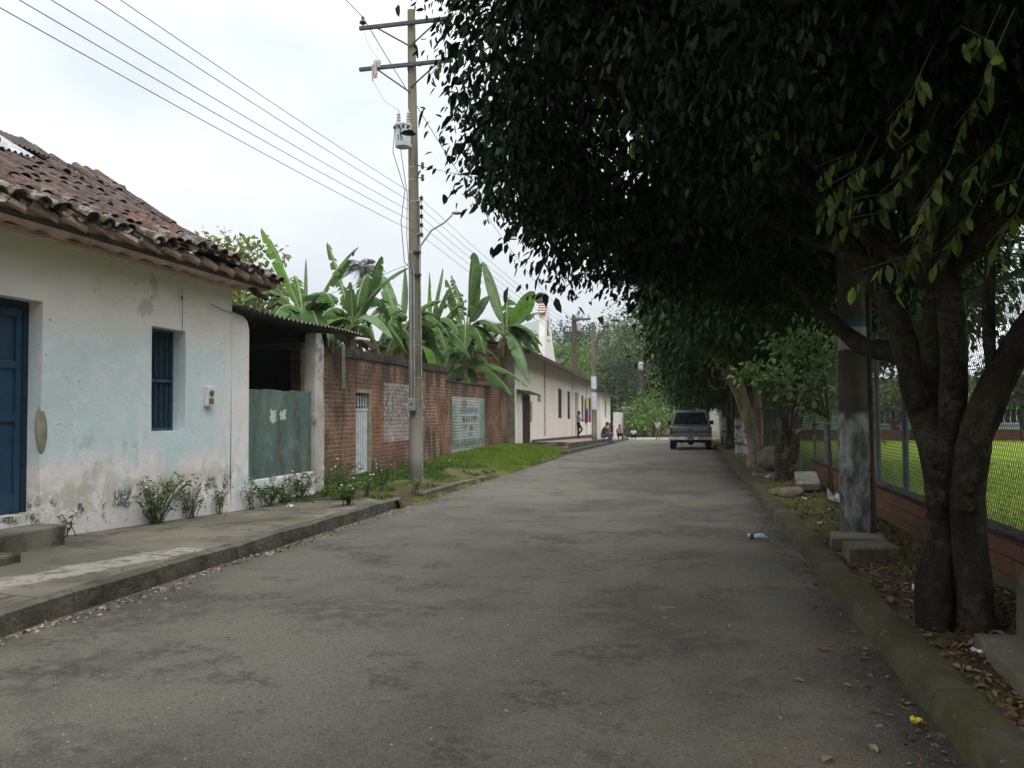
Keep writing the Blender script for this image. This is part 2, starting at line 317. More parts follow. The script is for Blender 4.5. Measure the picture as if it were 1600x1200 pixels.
def mk_brickwall(name='wall_brick',swap=(1,2,0),paint=0):
    n=NB(name); a=n.mix((.44,.155,.08),(.30,.10,.06),n.noise(1.1,.35,.65)); b=n.mix((.34,.18,.11),(.12,.06,.045),n.noise(1.7,.35,.65,off=4))
    mort=n.mix((.40,.33,.25),(.20,.155,.12),n.noise(.9,.4,.6,off=2)); c,f=n.brick(a,b,mort,w=.25,h=.098,ms=.02,swap=swap); c=n.mix(c,n.mix((.46,.22,.12),(.10,.055,.045),n.noise(4.5,.4,.6,off=71)),n.mul(n.noise(4.5,.3,.7,off=72),n.math('SUBTRACT',1.,f),.55))
    c=n.mix(c,(.30,.22,.15),n.mul(n.noise(6,.48,.62,off=8),n.ax(1,18.3,16.5,.8),.8)); c=n.mix(c,(.40,.34,.26),n.mul(n.noise(15,.58,.66,off=8),n.ax(1,17.9,17.2,.5),.8))
    c=n.mix(c,(.05,.04,.033),n.mul(n.noise(1.4,.38,.60,off=12,sc=(1,1,.5)),n.ax(2,1.6,2.8,.6),.9)); c=n.mix(c,(.085,.06,.045),n.mul(n.noise(.6,.46,.66,off=16),n.noise(5,.3,.55),.7)); c=n.mix(c,(.07,.05,.035),n.mul(n.noise(2.5,.52,.68,off=15,sc=(1,1,.3)),.6))
    c=n.mix(c,(.07,.075,.02),n.mul(n.noise(2.2,.42,.58,off=18),n.ax(2,.65,.3,.3),.7))
    h=n.add(n.mulv(f,-1.),n.mulv(n.noise(26),.7))
    if paint==1:
        p=n.mix((.47,.42,.41),(.36,.32,.31),n.noise(3,.35,.65)); q=n.mul(n.math('GREATER_THAN',n.noise(5.5,off=3,detail=3,sc=(1,1.2,1.6)),.5),n.noise(.8,.3,.5),n.ax(2,1.25,1.5,.2))
        p=n.mix(p,(.11,.11,.115),n.mul(q,.75)); keep=n.mul(n.noise(7,.30,.5,off=31),n.rng(f,0.,.9,1,.5)); c=n.mix(c,p,n.mul(keep,.95))
        c=n.mix(c,(.66,.62,.58),n.mul(n.noise(3.1,.55,.62,off=43),n.ax(2,1.3,1.0,.2),.9))
    if paint==2:
        p=n.mix((.56,.63,.63),(.42,.49,.50),n.noise(2.5,.35,.65)); edge=n.math('MAXIMUM',n.ax(1,26.3,26.05,.3,4),n.ax(1,29.05,29.45,.3,4))
        p=n.mix(p,(.14,.37,.30),n.mul(edge,n.win(2,.7,2.1,.1,.3),n.noise(3,.3,.5),.85)); p=n.mix(p,(.10,.20,.14),n.mul(n.win(2,.50,.76,.05,.15),n.noise(4,.25,.5),.85))
        p=n.mix(p,(.14,.22,.36),n.mul(n.win(2,1.66,1.84,.05,.12),n.win(1,26.6,29.0,.15,.3),n.noise(5,.3,.5),.8))
        y=n.math('ADD',n.axis(1),-27.15); z=n.math('ADD',n.axis(2),-1.98); rr=n.math('SQRT',n.add(n.mulv(n.mulv(y,y),.12),n.mulv(z,z))); p=n.mix(p,(.42,.25,.03),n.mul(n.rng(rr,.15,.12),.9))
        tx=n.math('GREATER_THAN',n.noise(4.2,off=9,detail=2,sc=(1,.9,.35)),.5)
        p=n.mix(p,(.045,.05,.06),n.mul(tx,n.win(2,1.36,1.56,.03),n.win(1,26.9,29.1,.1,.3),.85)); p=n.mix(p,(.045,.05,.06),n.mul(tx,n.win(2,1.07,1.25,.03),n.win(1,27.0,28.9,.1,.4),.85)); p=n.mix(p,(.06,.06,.08),n.mul(n.win(2,.84,1.02,.04),n.win(1,27.6,28.2,.1,.3),n.noise(7,.4,.6),.8))
        c=n.mix(c,p,n.mul(n.noise(8,.26,.46,off=31),n.rng(f,0.,.9,1,.35),.97))
    if paint==0:
        c=n.mix(c,(.66,.63,.58),n.mul(n.noise(4.4,.60,.66,off=51,sc=(1,1.3,.7)),n.win(1,22.2,24.2,.3),n.win(2,1.3,2.5,.2),.9)); c=n.mix(c,(.6,.57,.52),n.mul(n.noise(5.4,.62,.68,off=57),n.win(1,31,34,.3),n.win(2,.8,2.0,.2),.8))
        c=n.mix(c,(.06,.06,.055),n.mul(n.noise(3,.5,.6,off=61,sc=(1,1.2,.15)),n.win(1,22.5,24.6,.3),n.ax(2,1.4,1.0,.3),.8))
    return n.done(c,.93,.12,bump=(h,.8),bd=.02)
def mk_tile():
    n=NB('clay_roof_tile'); c=n.isl((.10,.048,.040),(.08,.045,.040),(.09,.05,.043),(.30,.13,.07),(.075,.042,.038),(.15,.085,.068),(.26,.21,.16),(.10,.055,.048),(.12,.07,.06),(.085,.05,.045))
    c=n.mix(c,(.055,.042,.036),n.mul(n.noise(2.2,.42,.62),.75)); c=n.mix(c,(.07,.045,.04),n.mul(n.noise(1.0,.3,.6,off=4),.75)); c=n.mix(c,(.055,.042,.038),n.mul(n.noise(14,.45,.65,off=14),.7)); c=n.mix(c,(.27,.26,.225),n.mul(n.noise(9,.46,.60,off=7),n.math('MAXIMUM',n.mulv(n.ax(2,4.25,3.95),1.),.22),.85)); c=n.mix(c,(.05,.06,.02),n.mul(n.noise(6,.52,.66,off=9),n.ax(2,4.1,3.8),.8))
    c=n.mix(c,(.06,.045,.04),n.mul(n.noise(30,.5,.65,off=21),.7)); return n.done(c,.95,.1,bump=(n.noise(40),.6),bd=.01)
def mk_mould():
    n=NB('mouldy_coping'); c=n.mix((.07,.062,.055),(.035,.032,.03),n.noise(3,.35,.6)); c=n.mix(c,(.22,.2,.17),n.mul(n.noise(9,.6,.7),.7)); c=n.mix(c,(.05,.06,.02),n.mul(n.noise(2,.5,.6,off=3),.6)); return n.done(c,.95,.1,bump=(n.noise(20),.6))
def mk_chapel():
    n=NB('chapel_plaster'); c=n.mix((.90,.85,.76),(.86,.81,.71),n.noise(.7,.35,.65)); c=n.mix(c,(.68,.61,.50),n.mul(n.noise(2,.55,.72,sc=(1,1,.25)),.5)); c=n.mix(c,(.80,.70,.62),n.mul(n.noise(.9,.5,.7,off=5),.35)); return n.done(c,.92,.12,bump=(n.noise(15),.2))
def mk_greengate():
    n=NB('green_planks'); c=n.mix((.085,.17,.155),(.06,.125,.125),n.noise(3,.35,.65,sc=(1,1,.2))); c=n.mix(c,(.16,.25,.24),n.mul(n.noise(2.2,.5,.7,off=4),.6)); c=n.mix(c,(.035,.07,.075),n.mul(n.noise(6,.55,.7,off=6,sc=(1,1,.3)),.7)); c=n.mix(c,(.15,.11,.07),n.mul(n.noise(13,.66,.72,off=9),.7)); return n.done(c,.75,.25,bump=(n.noise(20,sc=(1,1,.15)),.3))
def mk_woodpost():
    n=NB('utility_pole_concrete'); c=n.mix((.20,.185,.13),(.135,.125,.085),n.noise(2.2,.35,.65,sc=(1,1,.25))); c=n.mix(c,(.075,.07,.055),n.mul(n.noise(5,.5,.68,sc=(1,1,.12),off=4),.8)); c=n.mix(c,(.30,.29,.27),n.mul(n.ax(2,1.9,.9,.4),.75)); c=n.mix(c,(.06,.06,.03),n.mul(n.ax(2,.7,.3,.3),.6)); return n.done(c,.9,.15,bump=(n.noise(25,sc=(1,1,.3)),.35))
def mk_bark(name='bark',a=(.075,.058,.04),b=(.035,.027,.02),li=.5,white=0):
    n=NB(name); fi=n.noise(11,sc=(1,1,.22),dist=.6,detail=6); c=n.mix(a,b,n.noise(5,.35,.65,sc=(1,1,.4))); c=n.mix(c,tuple(x*.4 for x in b),n.mul(n.rng(fi,.56,.64),.8)); c=n.mix(c,(.20,.19,.16),n.mul(n.noise(4.4,.54,.57,off=4),n.noise(24,.42,.5),li)); c=n.mix(c,(.16,.165,.13),n.mul(n.noise(15,.62,.645,off=14),li)); c=n.mix(c,(.05,.058,.018),n.mul(n.noise(2.1,.5,.62,off=8),n.noise(16,.38,.55),.6))
    if white: c=n.mix(c,(.50,.50,.48),n.mul(n.ax(2,white,white-.25,.2),n.noise(5,.40,.48,off=15),.9))
    return n.done(c,.95,.1,bump=(n.add(n.mulv(fi,-2.),n.noise(50)),.9),bd=.03)
def mk_streetpole():
    n=NB('painted_concrete_post'); c=n.mix((.10,.09,.075),(.06,.055,.045),n.noise(3,.35,.6,sc=(1,1,.4))); w=n.mul(n.ax(2,1.62,1.54,.1),n.noise(3.3,.36,.52,off=5,sc=(1,1,.5)))
    c=n.mix(c,(.33,.34,.335),w); c=n.mix(c,(.05,.05,.042),n.mul(n.noise(4.4,.42,.60,off=12,sc=(1,1,.4)),n.ax(2,1.6,1.4),.85)); c=n.mix(c,(.40,.38,.34),n.mul(n.win(2,2.33,2.66,.02,.05),.85)); c=n.mix(c,(.035,.11,.14),n.mul(n.win(2,2.60,2.70,.01),.9)); return n.done(c,.9,.15,bump=(n.noise(22),.5))
def mk_lowbrick():
    n=NB('fence_base_brick'); c,f=n.brick((.17,.078,.05),(.13,.058,.04),(.03,.026,.022),w=.38,h=.14,ms=.009); c=n.mix(c,(.10,.07,.045),n.mul(n.noise(1.8,.45,.65),.75)); c=n.mix(c,(.06,.065,.025),n.mul(n.ax(2,.36,.2,.2),.6)); return n.done(c,.9,.15,bump=(n.add(n.mulv(f,-1),n.noise(20)),.5))
def mk_pitch():
    n=NB('pitch_grass'); c=n.mix((.17,.27,.02),(.22,.30,.022),n.noise(.5,.35,.65)); c=n.mix(c,(.12,.20,.014),n.mul(n.noise(30,.4,.65),.7)); c=n.mix(c,(.25,.25,.07),n.mul(n.noise(.35,.48,.7,off=3),.7)); return n.done(c,.9,.1,bump=(n.noise(60),.8),bd=.04)
def mk_cladding(name,c0,c1,f=40,ax=1,rough=.7,metal=0.):
    n=NB(name); c=n.mix(c0,c1,n.noise(1.5,.35,.65)); c=n.mix(c,tuple(x*.45 for x in c1),n.mul(n.noise(4,.55,.7,off=4),.7)); return n.done(c,rough,.3,metal,bump=(n.noise(12),.2))
def mk_bluewall():
    n=NB('blue_painted_wall'); c=n.mix((.50,.72,.76),(.43,.64,.70),n.noise(.8,.35,.65)); c=n.mix(c,(.5,.6,.6),n.mul(n.noise(3,.55,.7),.4)); return n.done(c,.9,.15)
def mk_car():
    n=NB('grey_green_paint'); c=n.mix((.15,.185,.175),(.12,.15,.14),n.noise(1.5)); return n.done(c,.3,.5,.35)
for k,fn in dict(asphalt=mk_asphalt,sidewalk=mk_sidewalk,dirt=mk_dirt,housewall=mk_housewall,tile=mk_tile,mould=mk_mould,chapel=mk_chapel,gate=mk_greengate,pole=mk_woodpost,spole=mk_streetpole,lowbrick=mk_lowbrick,pitch=mk_pitch,blue=mk_bluewall,car=mk_car).items(): MATS[k]=fn()
M=MATS
M['conc']=mk_concrete('concrete'); M['slab']=mk_concrete('mossy_slab',(.17,.155,.12),(.10,.09,.07),.6); M['step']=mk_concrete('mossy_step',(.20,.185,.15),(.10,.095,.07),.75,(.03,.033,.018))
M['white_post']=mk_concrete('whitewashed_post',(.55,.53,.49),(.40,.38,.34),.15); M['limewash']=mk_concrete('limewash',(.70,.72,.74),(.55,.57,.58),.12)
M['kerbL']=mk_kerb('kerb_left_concrete',.25); M['kerbR']=mk_kerb('kerb_right_mossy',.75)
M['brick']=mk_brickwall(); M['paint1']=mk_brickwall('faded_whitewash',paint=1); M['paint2']=mk_brickwall('faded_mural',paint=2)
M['bark']=mk_bark(); M['barkw']=mk_bark('bark_whitewashed',(.10,.085,.065),(.05,.04,.032),.5,1.5); M['barkp']=mk_bark('bark_pale',(.36,.28,.20),(.19,.145,.10),.3); M['barkA']=mk_bark('bark_lichen',(.042,.035,.025),(.022,.018,.013),.16)
M['hallroof']=plain('pale_metal_roof',(.62,.63,.65),.6,.3,.1,var=.2)
M['bluepaint']=plain('dark_blue_paint',(.018,.062,.125),.55,.35,var=.25); M['bluedeep']=plain('deep_blue_paint',(.010,.035,.065),.6,.3)
M['bars']=plain('window_bar_paint',(.035,.085,.13),.5,.4); M['pink']=plain('pink_plaster',(.70,.52,.47),.9,.1,var=.3); M['soffit']=plain('soffit_board',(.30,.235,.2),.9,.1)
M['lavender']=plain('reveal_plaster',(.60,.53,.53),.9,.1,var=.2); M['cement']=plain('bare_cement',(.32,.31,.24),.95,.1)
M['zinc']=plain('weathered_zinc',(.42,.43,.44),.55,.4,.3,var=.5,sc=5); M['zincdark']=plain('rusty_zinc',(.085,.07,.058),.8,.2,var=.5,sc=4); M['asbestos']=plain('corrugated_sheet',(.15,.135,.115),.9,.15,var=.5,sc=3)
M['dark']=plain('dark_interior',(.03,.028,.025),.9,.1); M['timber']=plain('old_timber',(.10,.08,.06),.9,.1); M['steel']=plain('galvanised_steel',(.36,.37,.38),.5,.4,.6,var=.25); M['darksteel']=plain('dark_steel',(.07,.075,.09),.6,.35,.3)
M['whitepaint']=plain('white_paint',(.62,.66,.68),.6,.3,var=.25); M['white']=plain('white_plaster',(.78,.76,.70),.9,.1,var=.12); M['brown']=plain('brown_gate_paint',(.065,.03,.022),.6,.3); M['plinth']=plain('brown_plinth',(.12,.085,.075),.8,.2); M['pinktile']=plain('pink_floor_tile',(.34,.23,.20),.7,.3,var=.3)
M['redtile']=plain('red_clay',(.34,.085,.055),.85,.15); M['greentile']=plain('mossy_tile',(.07,.08,.055),.9,.1); M['rooftile']=plain('brown_roof_sheet',(.16,.11,.09),.9,.1,var=.4); M['horn']=plain('loudspeaker_grey',(.06,.065,.07),.5,.4); M['bronze']=plain('bell_bronze',(.10,.10,.09),.45,.4,.5)
M['porcelain']=plain('porcelain',(.42,.36,.33),.3,.5,var=.2); M['darkporc']=plain('brown_porcelain',(.035,.025,.03),.3,.5); M['xfmr']=plain('transformer_paint',(.60,.63,.66),.5,.4,var=.15); M['black']=plain('black_rubber',(.014,.014,.014),.7,.3,bump=None); M['wire']=plain('wire_black',(.09,.085,.095),.6,.3,bump=None)
M['glass']=plain('dark_glass',(.012,.016,.017),.08,.6,bump=None,var=.1); M['chrome']=plain('chrome',(.65,.66,.67),.16,.5,1.,bump=None,var=.05); M['lamp_red']=plain('tail_lamp_red',(.20,.008,.012),.2,.6,bump=None); M['plate']=plain('plate_grey',(.16,.16,.15),.5,.3,bump=None); M['hubcap']=plain('wheel_grey',(.30,.30,.31),.35,.5,.6,bump=None)
M['yellow']=plain('yellow_cloth',(.72,.50,.06),.9,.1,bump=None); M['bluecloth']=plain('blue_cloth',(.04,.11,.30),.9,.1,bump=None); M['redcloth']=plain('red_cloth',(.42,.02,.04),.9,.1,bump=None); M['teal']=plain('teal_cloth',(.20,.42,.48),.9,.1)
M['chain']=plain('fence_wire',(.05,.055,.055),.6,.3,.4,bump=None); M['fencepost']=plain('fence_post_steel',(.13,.14,.15),.6,.3,.3); M['paper']=plain('white_paper',(.75,.76,.78),.8,.2,bump=None); M['plastic']=plain('clear_plastic',(.55,.60,.62),.2,.6,bump=None); M['bluegreen']=plain('blue_plastic',(.10,.28,.30),.4,.4,bump=None)
M['mossstone']=plain('field_stone',(.20,.165,.13),.95,.1,var=.5,sc=4); M['barehalf']=plain('grey_render',(.26,.245,.21),.95,.1,var=.4,sc=3)
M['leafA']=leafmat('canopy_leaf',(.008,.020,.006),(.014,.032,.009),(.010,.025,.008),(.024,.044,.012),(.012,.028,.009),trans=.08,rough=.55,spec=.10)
M['leafApale']=leafmat('canopy_lit_young_leaf',(.11,.16,.022),(.16,.21,.028),(.07,.12,.018),(.045,.09,.015),(.03,.06,.014),trans=.38,rough=.5)  # leafApale: young-leaf green with the lit look of hanging leaves mixed in
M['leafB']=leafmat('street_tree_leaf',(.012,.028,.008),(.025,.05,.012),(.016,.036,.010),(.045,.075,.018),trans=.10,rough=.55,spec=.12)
M['leafBpale']=leafmat('street_tree_tip_leaf',(.06,.10,.022),(.09,.13,.03),trans=.25)
M['leaffig']=leafmat('broad_leaf',(.10,.19,.05),(.15,.25,.08),(.065,.13,.03),trans=.3,rough=.5)
M['leafgreen']=leafmat('bright_leaf',(.09,.18,.025),(.14,.25,.035),(.065,.13,.02),(.19,.29,.055),trans=.3)
M['leafolive']=leafmat('olive_leaf',(.085,.14,.03),(.12,.18,.04),(.055,.09,.022),(.17,.21,.06),trans=.25)
M['leafblue']=leafmat('dark_conifer_leaf',(.028,.05,.032),(.045,.07,.045),(.035,.06,.03),trans=.12)
M['leafyel']=leafmat('papaya_leaf',(.11,.17,.03),(.16,.22,.04),(.24,.22,.04),(.08,.13,.025),trans=.3)
def mk_banana(name,a,b,c2):
    n=NB(name); c=n.mix(n.isl(a,b,c2),tuple(x*.6 for x in a),n.noise(2.2,.35,.7)); c=n.mix(c,(.16,.12,.05),n.mul(n.noise(7,.66,.72),.6)); c=n.mix(c,(.20,.15,.06),n.mul(n.noise(3.1,.62,.70,off=9),.7)); return n.done(c,.7,.08,trans=.3,bump=(n.noise(30),.1))
M['ban']=mk_banana('banana_leaf',(.095,.18,.05),(.065,.135,.04),(.125,.225,.065)); M['banbright']=mk_banana('banana_leaf_fresh',(.14,.30,.04),(.18,.34,.05),(.11,.24,.04)); M['bangrey']=mk_banana('banana_leaf_underside',(.16,.26,.12),(.20,.30,.15),(.13,.22,.10)); M['rib']=plain('banana_rib',(.22,.28,.10),.5,.3,bump=None); M['pseudo']=plain('banana_stem',(.15,.14,.05),.7,.3,var=.6,sc=9); M['dryleaf']=leafmat('dry_banana_leaf',(.20,.13,.06),(.14,.09,.045),(.25,.18,.08),trans=.2,rough=.9)
M['palmleaf']=leafmat('palm_leaf',(.07,.09,.065),(.05,.07,.05),(.09,.11,.08),trans=.15)
n=NB('verge_grass'); M['grass']=n.done(n.mix(n.mix(n.isl((.15,.26,.03),(.20,.32,.035),(.11,.19,.022),(.24,.32,.055)),(.20,.23,.06),n.mul(n.noise(1.1,.5,.65),.8)),(.07,.13,.02),n.mul(n.noise(1.9,.5,.66,off=5),.8)),.7,.15,trans=.35); M['weed']=leafmat('weed_leaf',(.07,.13,.025),(.11,.18,.035),(.05,.10,.02),trans=.3); M['petal']=plain('white_petal',(.80,.80,.78),.8,.1,bump=None); M['stem']=plain('green_stem',(.08,.10,.035),.8,.2,bump=None)
M['litter']=leafmat('dry_leaf',(.13,.075,.04),(.20,.12,.065),(.09,.055,.03),(.27,.19,.11),(.10,.06,.035),trans=.1,rough=.9); M['roadleaf']=leafmat('fallen_leaf',(.22,.20,.07),(.28,.24,.10),trans=.1); M['chip']=leafmat('gutter_chip',(.34,.27,.19),(.20,.14,.08),(.40,.35,.27),(.12,.08,.05),trans=.0,rough=.9)
# ================================================================ sky and sun
w=bpy.data.worlds.new('World'); scene.world=w; w.use_nodes=True; t=w.node_tree; t.nodes.clear()
SKYO=8.0; SUN_EL,SUN_AZ=R(52),R(150)
sky=t.nodes.new('ShaderNodeTexSky'); sky.sky_type='NISHITA'; sky.sun_disc=False; sky.sun_elevation=SUN_EL; sky.sun_rotation=SUN_AZ
tc=t.nodes.new('ShaderNodeTexCoord'); sp=t.nodes.new('ShaderNodeSeparateXYZ'); t.links.new(tc.outputs['Generated'],sp.inputs[0])
g=t.nodes.new('ShaderNodeMapRange'); z3=t.nodes.new('ShaderNodeMath'); z3.operation='POWER'; z3.use_clamp=True; z3.inputs[1].default_value=2.2; t.links.new(sp.outputs[2],z3.inputs[0]); t.links.new(z3.outputs[0],g.inputs[0]); g.inputs[1].default_value=0; g.inputs[2].default_value=1; g.inputs[3].default_value=8.1; g.inputs[4].default_value=38.
nz=t.nodes.new('ShaderNodeTexNoise'); nz.inputs['Scale'].default_value=1.7; nz.inputs['Detail'].default_value=6; nz.inputs['Roughness'].default_value=.5
vm=t.nodes.new('ShaderNodeVectorMath'); vm.operation='MULTIPLY_ADD'; vm.inputs[1].default_value=(1,1,2.4); vm.inputs[2].default_value=(SKYO,SKYO*.7,0); t.links.new(tc.outputs['Generated'],vm.inputs[0]); t.links.new(vm.outputs[0],nz.inputs['Vector'])
mr=t.nodes.new('ShaderNodeMapRange'); t.links.new(nz.outputs['Fac'],mr.inputs[0]); mr.inputs[1].default_value=.34; mr.inputs[2].default_value=.62; mr.inputs[3].default_value=.58; mr.inputs[4].default_value=1.10
mm=t.nodes.new('ShaderNodeMath'); mm.operation='MULTIPLY'; t.links.new(g.outputs[0],mm.inputs[0]); t.links.new(mr.outputs[0],mm.inputs[1])
cc=t.nodes.new('ShaderNodeMix'); cc.data_type='RGBA'; cc.inputs[6].default_value=(.82,.985,1.08,1); cc.inputs[7].default_value=(1,1.01,1.01,1); t.links.new(mr.outputs[0],cc.inputs[0])
cs=t.nodes.new('ShaderNodeVectorMath'); cs.operation='SCALE'; t.links.new(cc.outputs[2],cs.inputs[0]); t.links.new(mm.outputs[0],cs.inputs['Scale'])
mx=t.nodes.new('ShaderNodeMix'); mx.data_type='RGBA'; mx.inputs[0].default_value=.93; t.links.new(sky.outputs[0],mx.inputs[6]); t.links.new(cs.outputs[0],mx.inputs[7])
bg=t.nodes.new('ShaderNodeBackground'); bg.inputs[1].default_value=.1; t.links.new(mx.outputs[2],bg.inputs[0]); wo=t.nodes.new('ShaderNodeOutputWorld'); t.links.new(bg.outputs[0],wo.inputs[0])
sl=bpy.data.lights.new('sun','SUN'); sl.energy=.8; sl.angle=R(20); sl.color=(1,.96,.9); so=bpy.data.objects.new('sun',sl); COL.objects.link(so)
sd=Vector((math.sin(SUN_AZ)*math.cos(SUN_EL),math.cos(SUN_AZ)*math.cos(SUN_EL),math.sin(SUN_EL))); so.rotation_euler=sd.to_track_quat('Z','Y').to_euler(); so.location=(0,-20,40)
vs=scene.view_settings; vs.view_transform='Standard'; vs.look='None'; vs.exposure=.55; vs.gamma=1
cy=scene.cycles; cy.max_bounces=6; cy.diffuse_bounces=3; cy.glossy_bounces=3; cy.transmission_bounces=4; cy.transparent_max_bounces=6; cy.volume_bounces=0; cy.caustics_reflective=False; cy.caustics_refractive=False; cy.use_denoising=True
# ================================================================ ground, road, kerbs
def cosp(a,b,n): return [a+(b-a)*i/n for i in range(n+1)]
def groundz(x,y):
    z=gz(y)-.06
    if x>2.6: z=min(.02,z+.3)*1. if y<95 else z
    return z
M['earth']=plain('earth',(.10,.09,.05),.95,.1,var=.5,sc=.6)
struct(sheet('ground',[-2600,-900,-300,-80,-30,-12,-8,-5.05,1.2,2.6,8,20,40,90,300,900,2600],[-60,-20,-6,0,10,20,30,33,40,50,60,70,80,95,120,200,500,1200,3000],lambda x,y:groundz(x,y)-(.25 if 2.6<=x else 0.),M['earth']))
def roadz(x,y): return gz(y)+.012*wnoise(x,y,.8)-.02*((x+1.9)/3.1)**2+.02-.02
struct(sheet('road',cosp(-5.15,1.3,26),frange(-8,66,.5),roadz,M['asphalt']))
M['dirtroad']=plain('pale_dirt',(.34,.31,.26),.95,.1,var=.25,sc=1.5)
struct(sheet('dirt_road',cosp(-16,14,20),frange(66,78,1),lambda x,y:gz(y)-.01+.02*wnoise(x,y),M['dirtroad']))
def swz(x,y):
    f=min(1,max(0,(-5.25-x)/1.6)); top=.26 if y<8 else .26-.16*min(1,(y-8)/4.5)
    return .145+(top-.145)*f+.008*wnoise(x,y,2.)
struct(sheet('sidewalk',cosp(-7.35,-5.2,12),frange(-8,14.0,.35),swz,M['sidewalk']))
def kerb(name,xf,y0,y1,h,wd,side,mat,step=.25,rnd=.04,h2=None):
    mb=MB(); rings=[]
    prof=[(0,-.12),(.015,h*.55),(rnd*.55,h*.92),(rnd*1.4,h),(wd*.75,h*1.0),(wd,h*.93),(wd,-.12)]
    for y in frange(y0,y1,step):
        ring=[]
        hh=1+(.0 if h2 is None else (h2-1)*(y-y0)/(y1-y0))
        for i,(a,z) in enumerate(prof):
            j=.012*wnoise(y*1.7+i,i*2.3,1.3,seed=i) if 0<i<6 else 0
            ring.append(mb.v(xf(y)+side*(a+j),y,gz(y)+(z*hh if z>0 else z)+j*.8))
        rings.append(ring)
    for a,b in zip(rings,rings[1:]):
        for k in range(len(prof)-1): mb.f(a[k],a[k+1],b[k+1],b[k])
    mb.f(*rings[0]); mb.f(*rings[-1][::-1]); return struct(mb.build(name,mat,None,True))
kerb('left_kerb',lambda y:-5.05,-8,13.95,.15,.22,-1,M['kerbL'])
kerb('left_kerb_stub',lambda y:-5.02+.02*math.sin(y),15.0,20.6,.13,.2,-1,M['kerbL'],h2=.55)
kerb('far_left_kerb',lambda y:-4.95,32.0,66,.14,.2,-1,M['kerbL'],.5)
kerb('right_kerb',lambda y:1.22-.004*y,-8,62,.135,.25,1,M['kerbR'],.22,.07)
def vz(x,y):
    base=.10+gz(y)+.05*(x-1.5)+.025*wnoise(x,y,1.7)+.012*wnoise(x,y,6.,3)
    return base
struct(sheet('right_verge',cosp(1.36,2.62,14),frange(-8,64,.22),vz,M['dirt']))
def bankz(x,y):
    f=min(1,max(0,(-5.1-x)/2.4)); m=math.exp(-((y-29.3)/4.8)**2)
    e=min(1,max(0,(36.3-y)/2.5)); rise=.10+.12*f
    if y<19: rise=.02+.20*f+.02*(y<15)
    else: rise=.06+.16*f
    if y<16: w_=min(1,(16-y)/1.6); rise=rise*(1-w_)+w_*(swz(x,min(y,13.9))-.012 if x<-5.2 else .12)
    if y>13.98: rise*=min(1,max(0,(-5.0-x)/.4)) if y>20.6 or y<15 else 1
    if x>-4.99: rise=-.06
    return gz(y)+rise+m*.22*math.sin(PI*min(1,f*.75+.08))*e+.025*wnoise(x,y,1.6)*f+.01
M['bankdirt']=mk_dirt(); 
struct(sheet('left_bank',cosp(-7.75,-5.0,16)+[-4.93],frange(13.6,36.2,.4),bankz,M['bankdirt']))
struct(sheet('sports_pitch',cosp(2.7,60,20),frange(-6,52,3),lambda x,y:.12,M['pitch']))
# far hills, seen through the air
def ridge(name,y0,pts,depth,mat,amp):
    xs=np.linspace(pts[0][0],pts[-1][0],70); px=[p[0] for p in pts]; pz=[p[1] for p in pts]
    V=[];rows=9
    for j in range(rows):
        f=j/(rows-1)
        for x in xs:
            top=np.interp(x,px,pz)*(1+amp*.05*math.sin(x*.021)+amp*.03*math.sin(x*.057+1)); prof=math.sin(PI*min(1,f*1.0)*.5) if f<=.5 else math.sin(PI*.5*min(1,(1-f)*2)) 
            h=top*math.sin(PI*f)**.8*(1+.08*math.sin(x*.03+j*2.)); V.append((x,y0-depth/2+depth*f,-6+h))
    n=len(xs); F=[(j*n+i,j*n+i+1,(j+1)*n+i+1,(j+1)*n+i) for j in range(rows-1) for i in range(n-1)]
    return struct(link(name,np.array(V),F,mat,None,True,fixn=False))
M['forest']=plain('forest_hill',(.05,.085,.04),.95,.1,var=.5,sc=.02,bump=None)
ridge('far_hills',2300,[(-2400,90),(-1500,150),(-1000,170),(-700,225),(-520,270),(-300,235),(-180,150),(0,110),(300,80),(900,90),(2300,50)],700,M['forest'],1)
hz=MB(); hz.box((0,1450,205),(5600,3300,424)); hm=bpy.data.materials.new('haze_air'); hm.use_nodes=True; ht=hm.node_tree; ht.nodes.clear(); ho=ht.nodes.new('ShaderNodeOutputMaterial'); hv=ht.nodes.new('ShaderNodeVolumePrincipled'); hv.inputs['Color'].default_value=(.90,.95,1,1); hv.inputs['Density'].default_value=.0006; hv.inputs['Anisotropy'].default_value=.2; ht.links.new(hv.outputs[0],ho.inputs['Volume'])
HAZE=stuff(hz.build('haze',hm))
# ================================================================ old house on the left
house=thing('old_house','whitewashed old house with blue stains, mossy clay tile roof and dark blue door','house',(-9.5,8,0))
HX=-7.0
def PH(u,v,d): return (HX-d+.012*wnoise(u,v,1.1),u,v)
us=[3.0,4.2,5.4,6.45,7.1,7.77,8.4,9.0,9.67,10.41,11.0,11.6]; vs_=[-.06,.57,1.0,1.41,1.9,2.35,2.815,2.885,3.4,3.95]
hole=lambda u,v: (6.45<u<7.77 and .57<v<2.885) or (9.67<u<10.41 and 1.41<v<2.815)
mb=wall_holes(MB(),PH,us,vs_,hole,.26,0)
mb.span((-13,11.3,-.1),(-7.27,11.58,3.9)); mb.span((-13,3.02,-.1),(-7.27,3.3,3.9)); mb.span((-13.2,3,-.1),(-13.0,11.6,3.9))
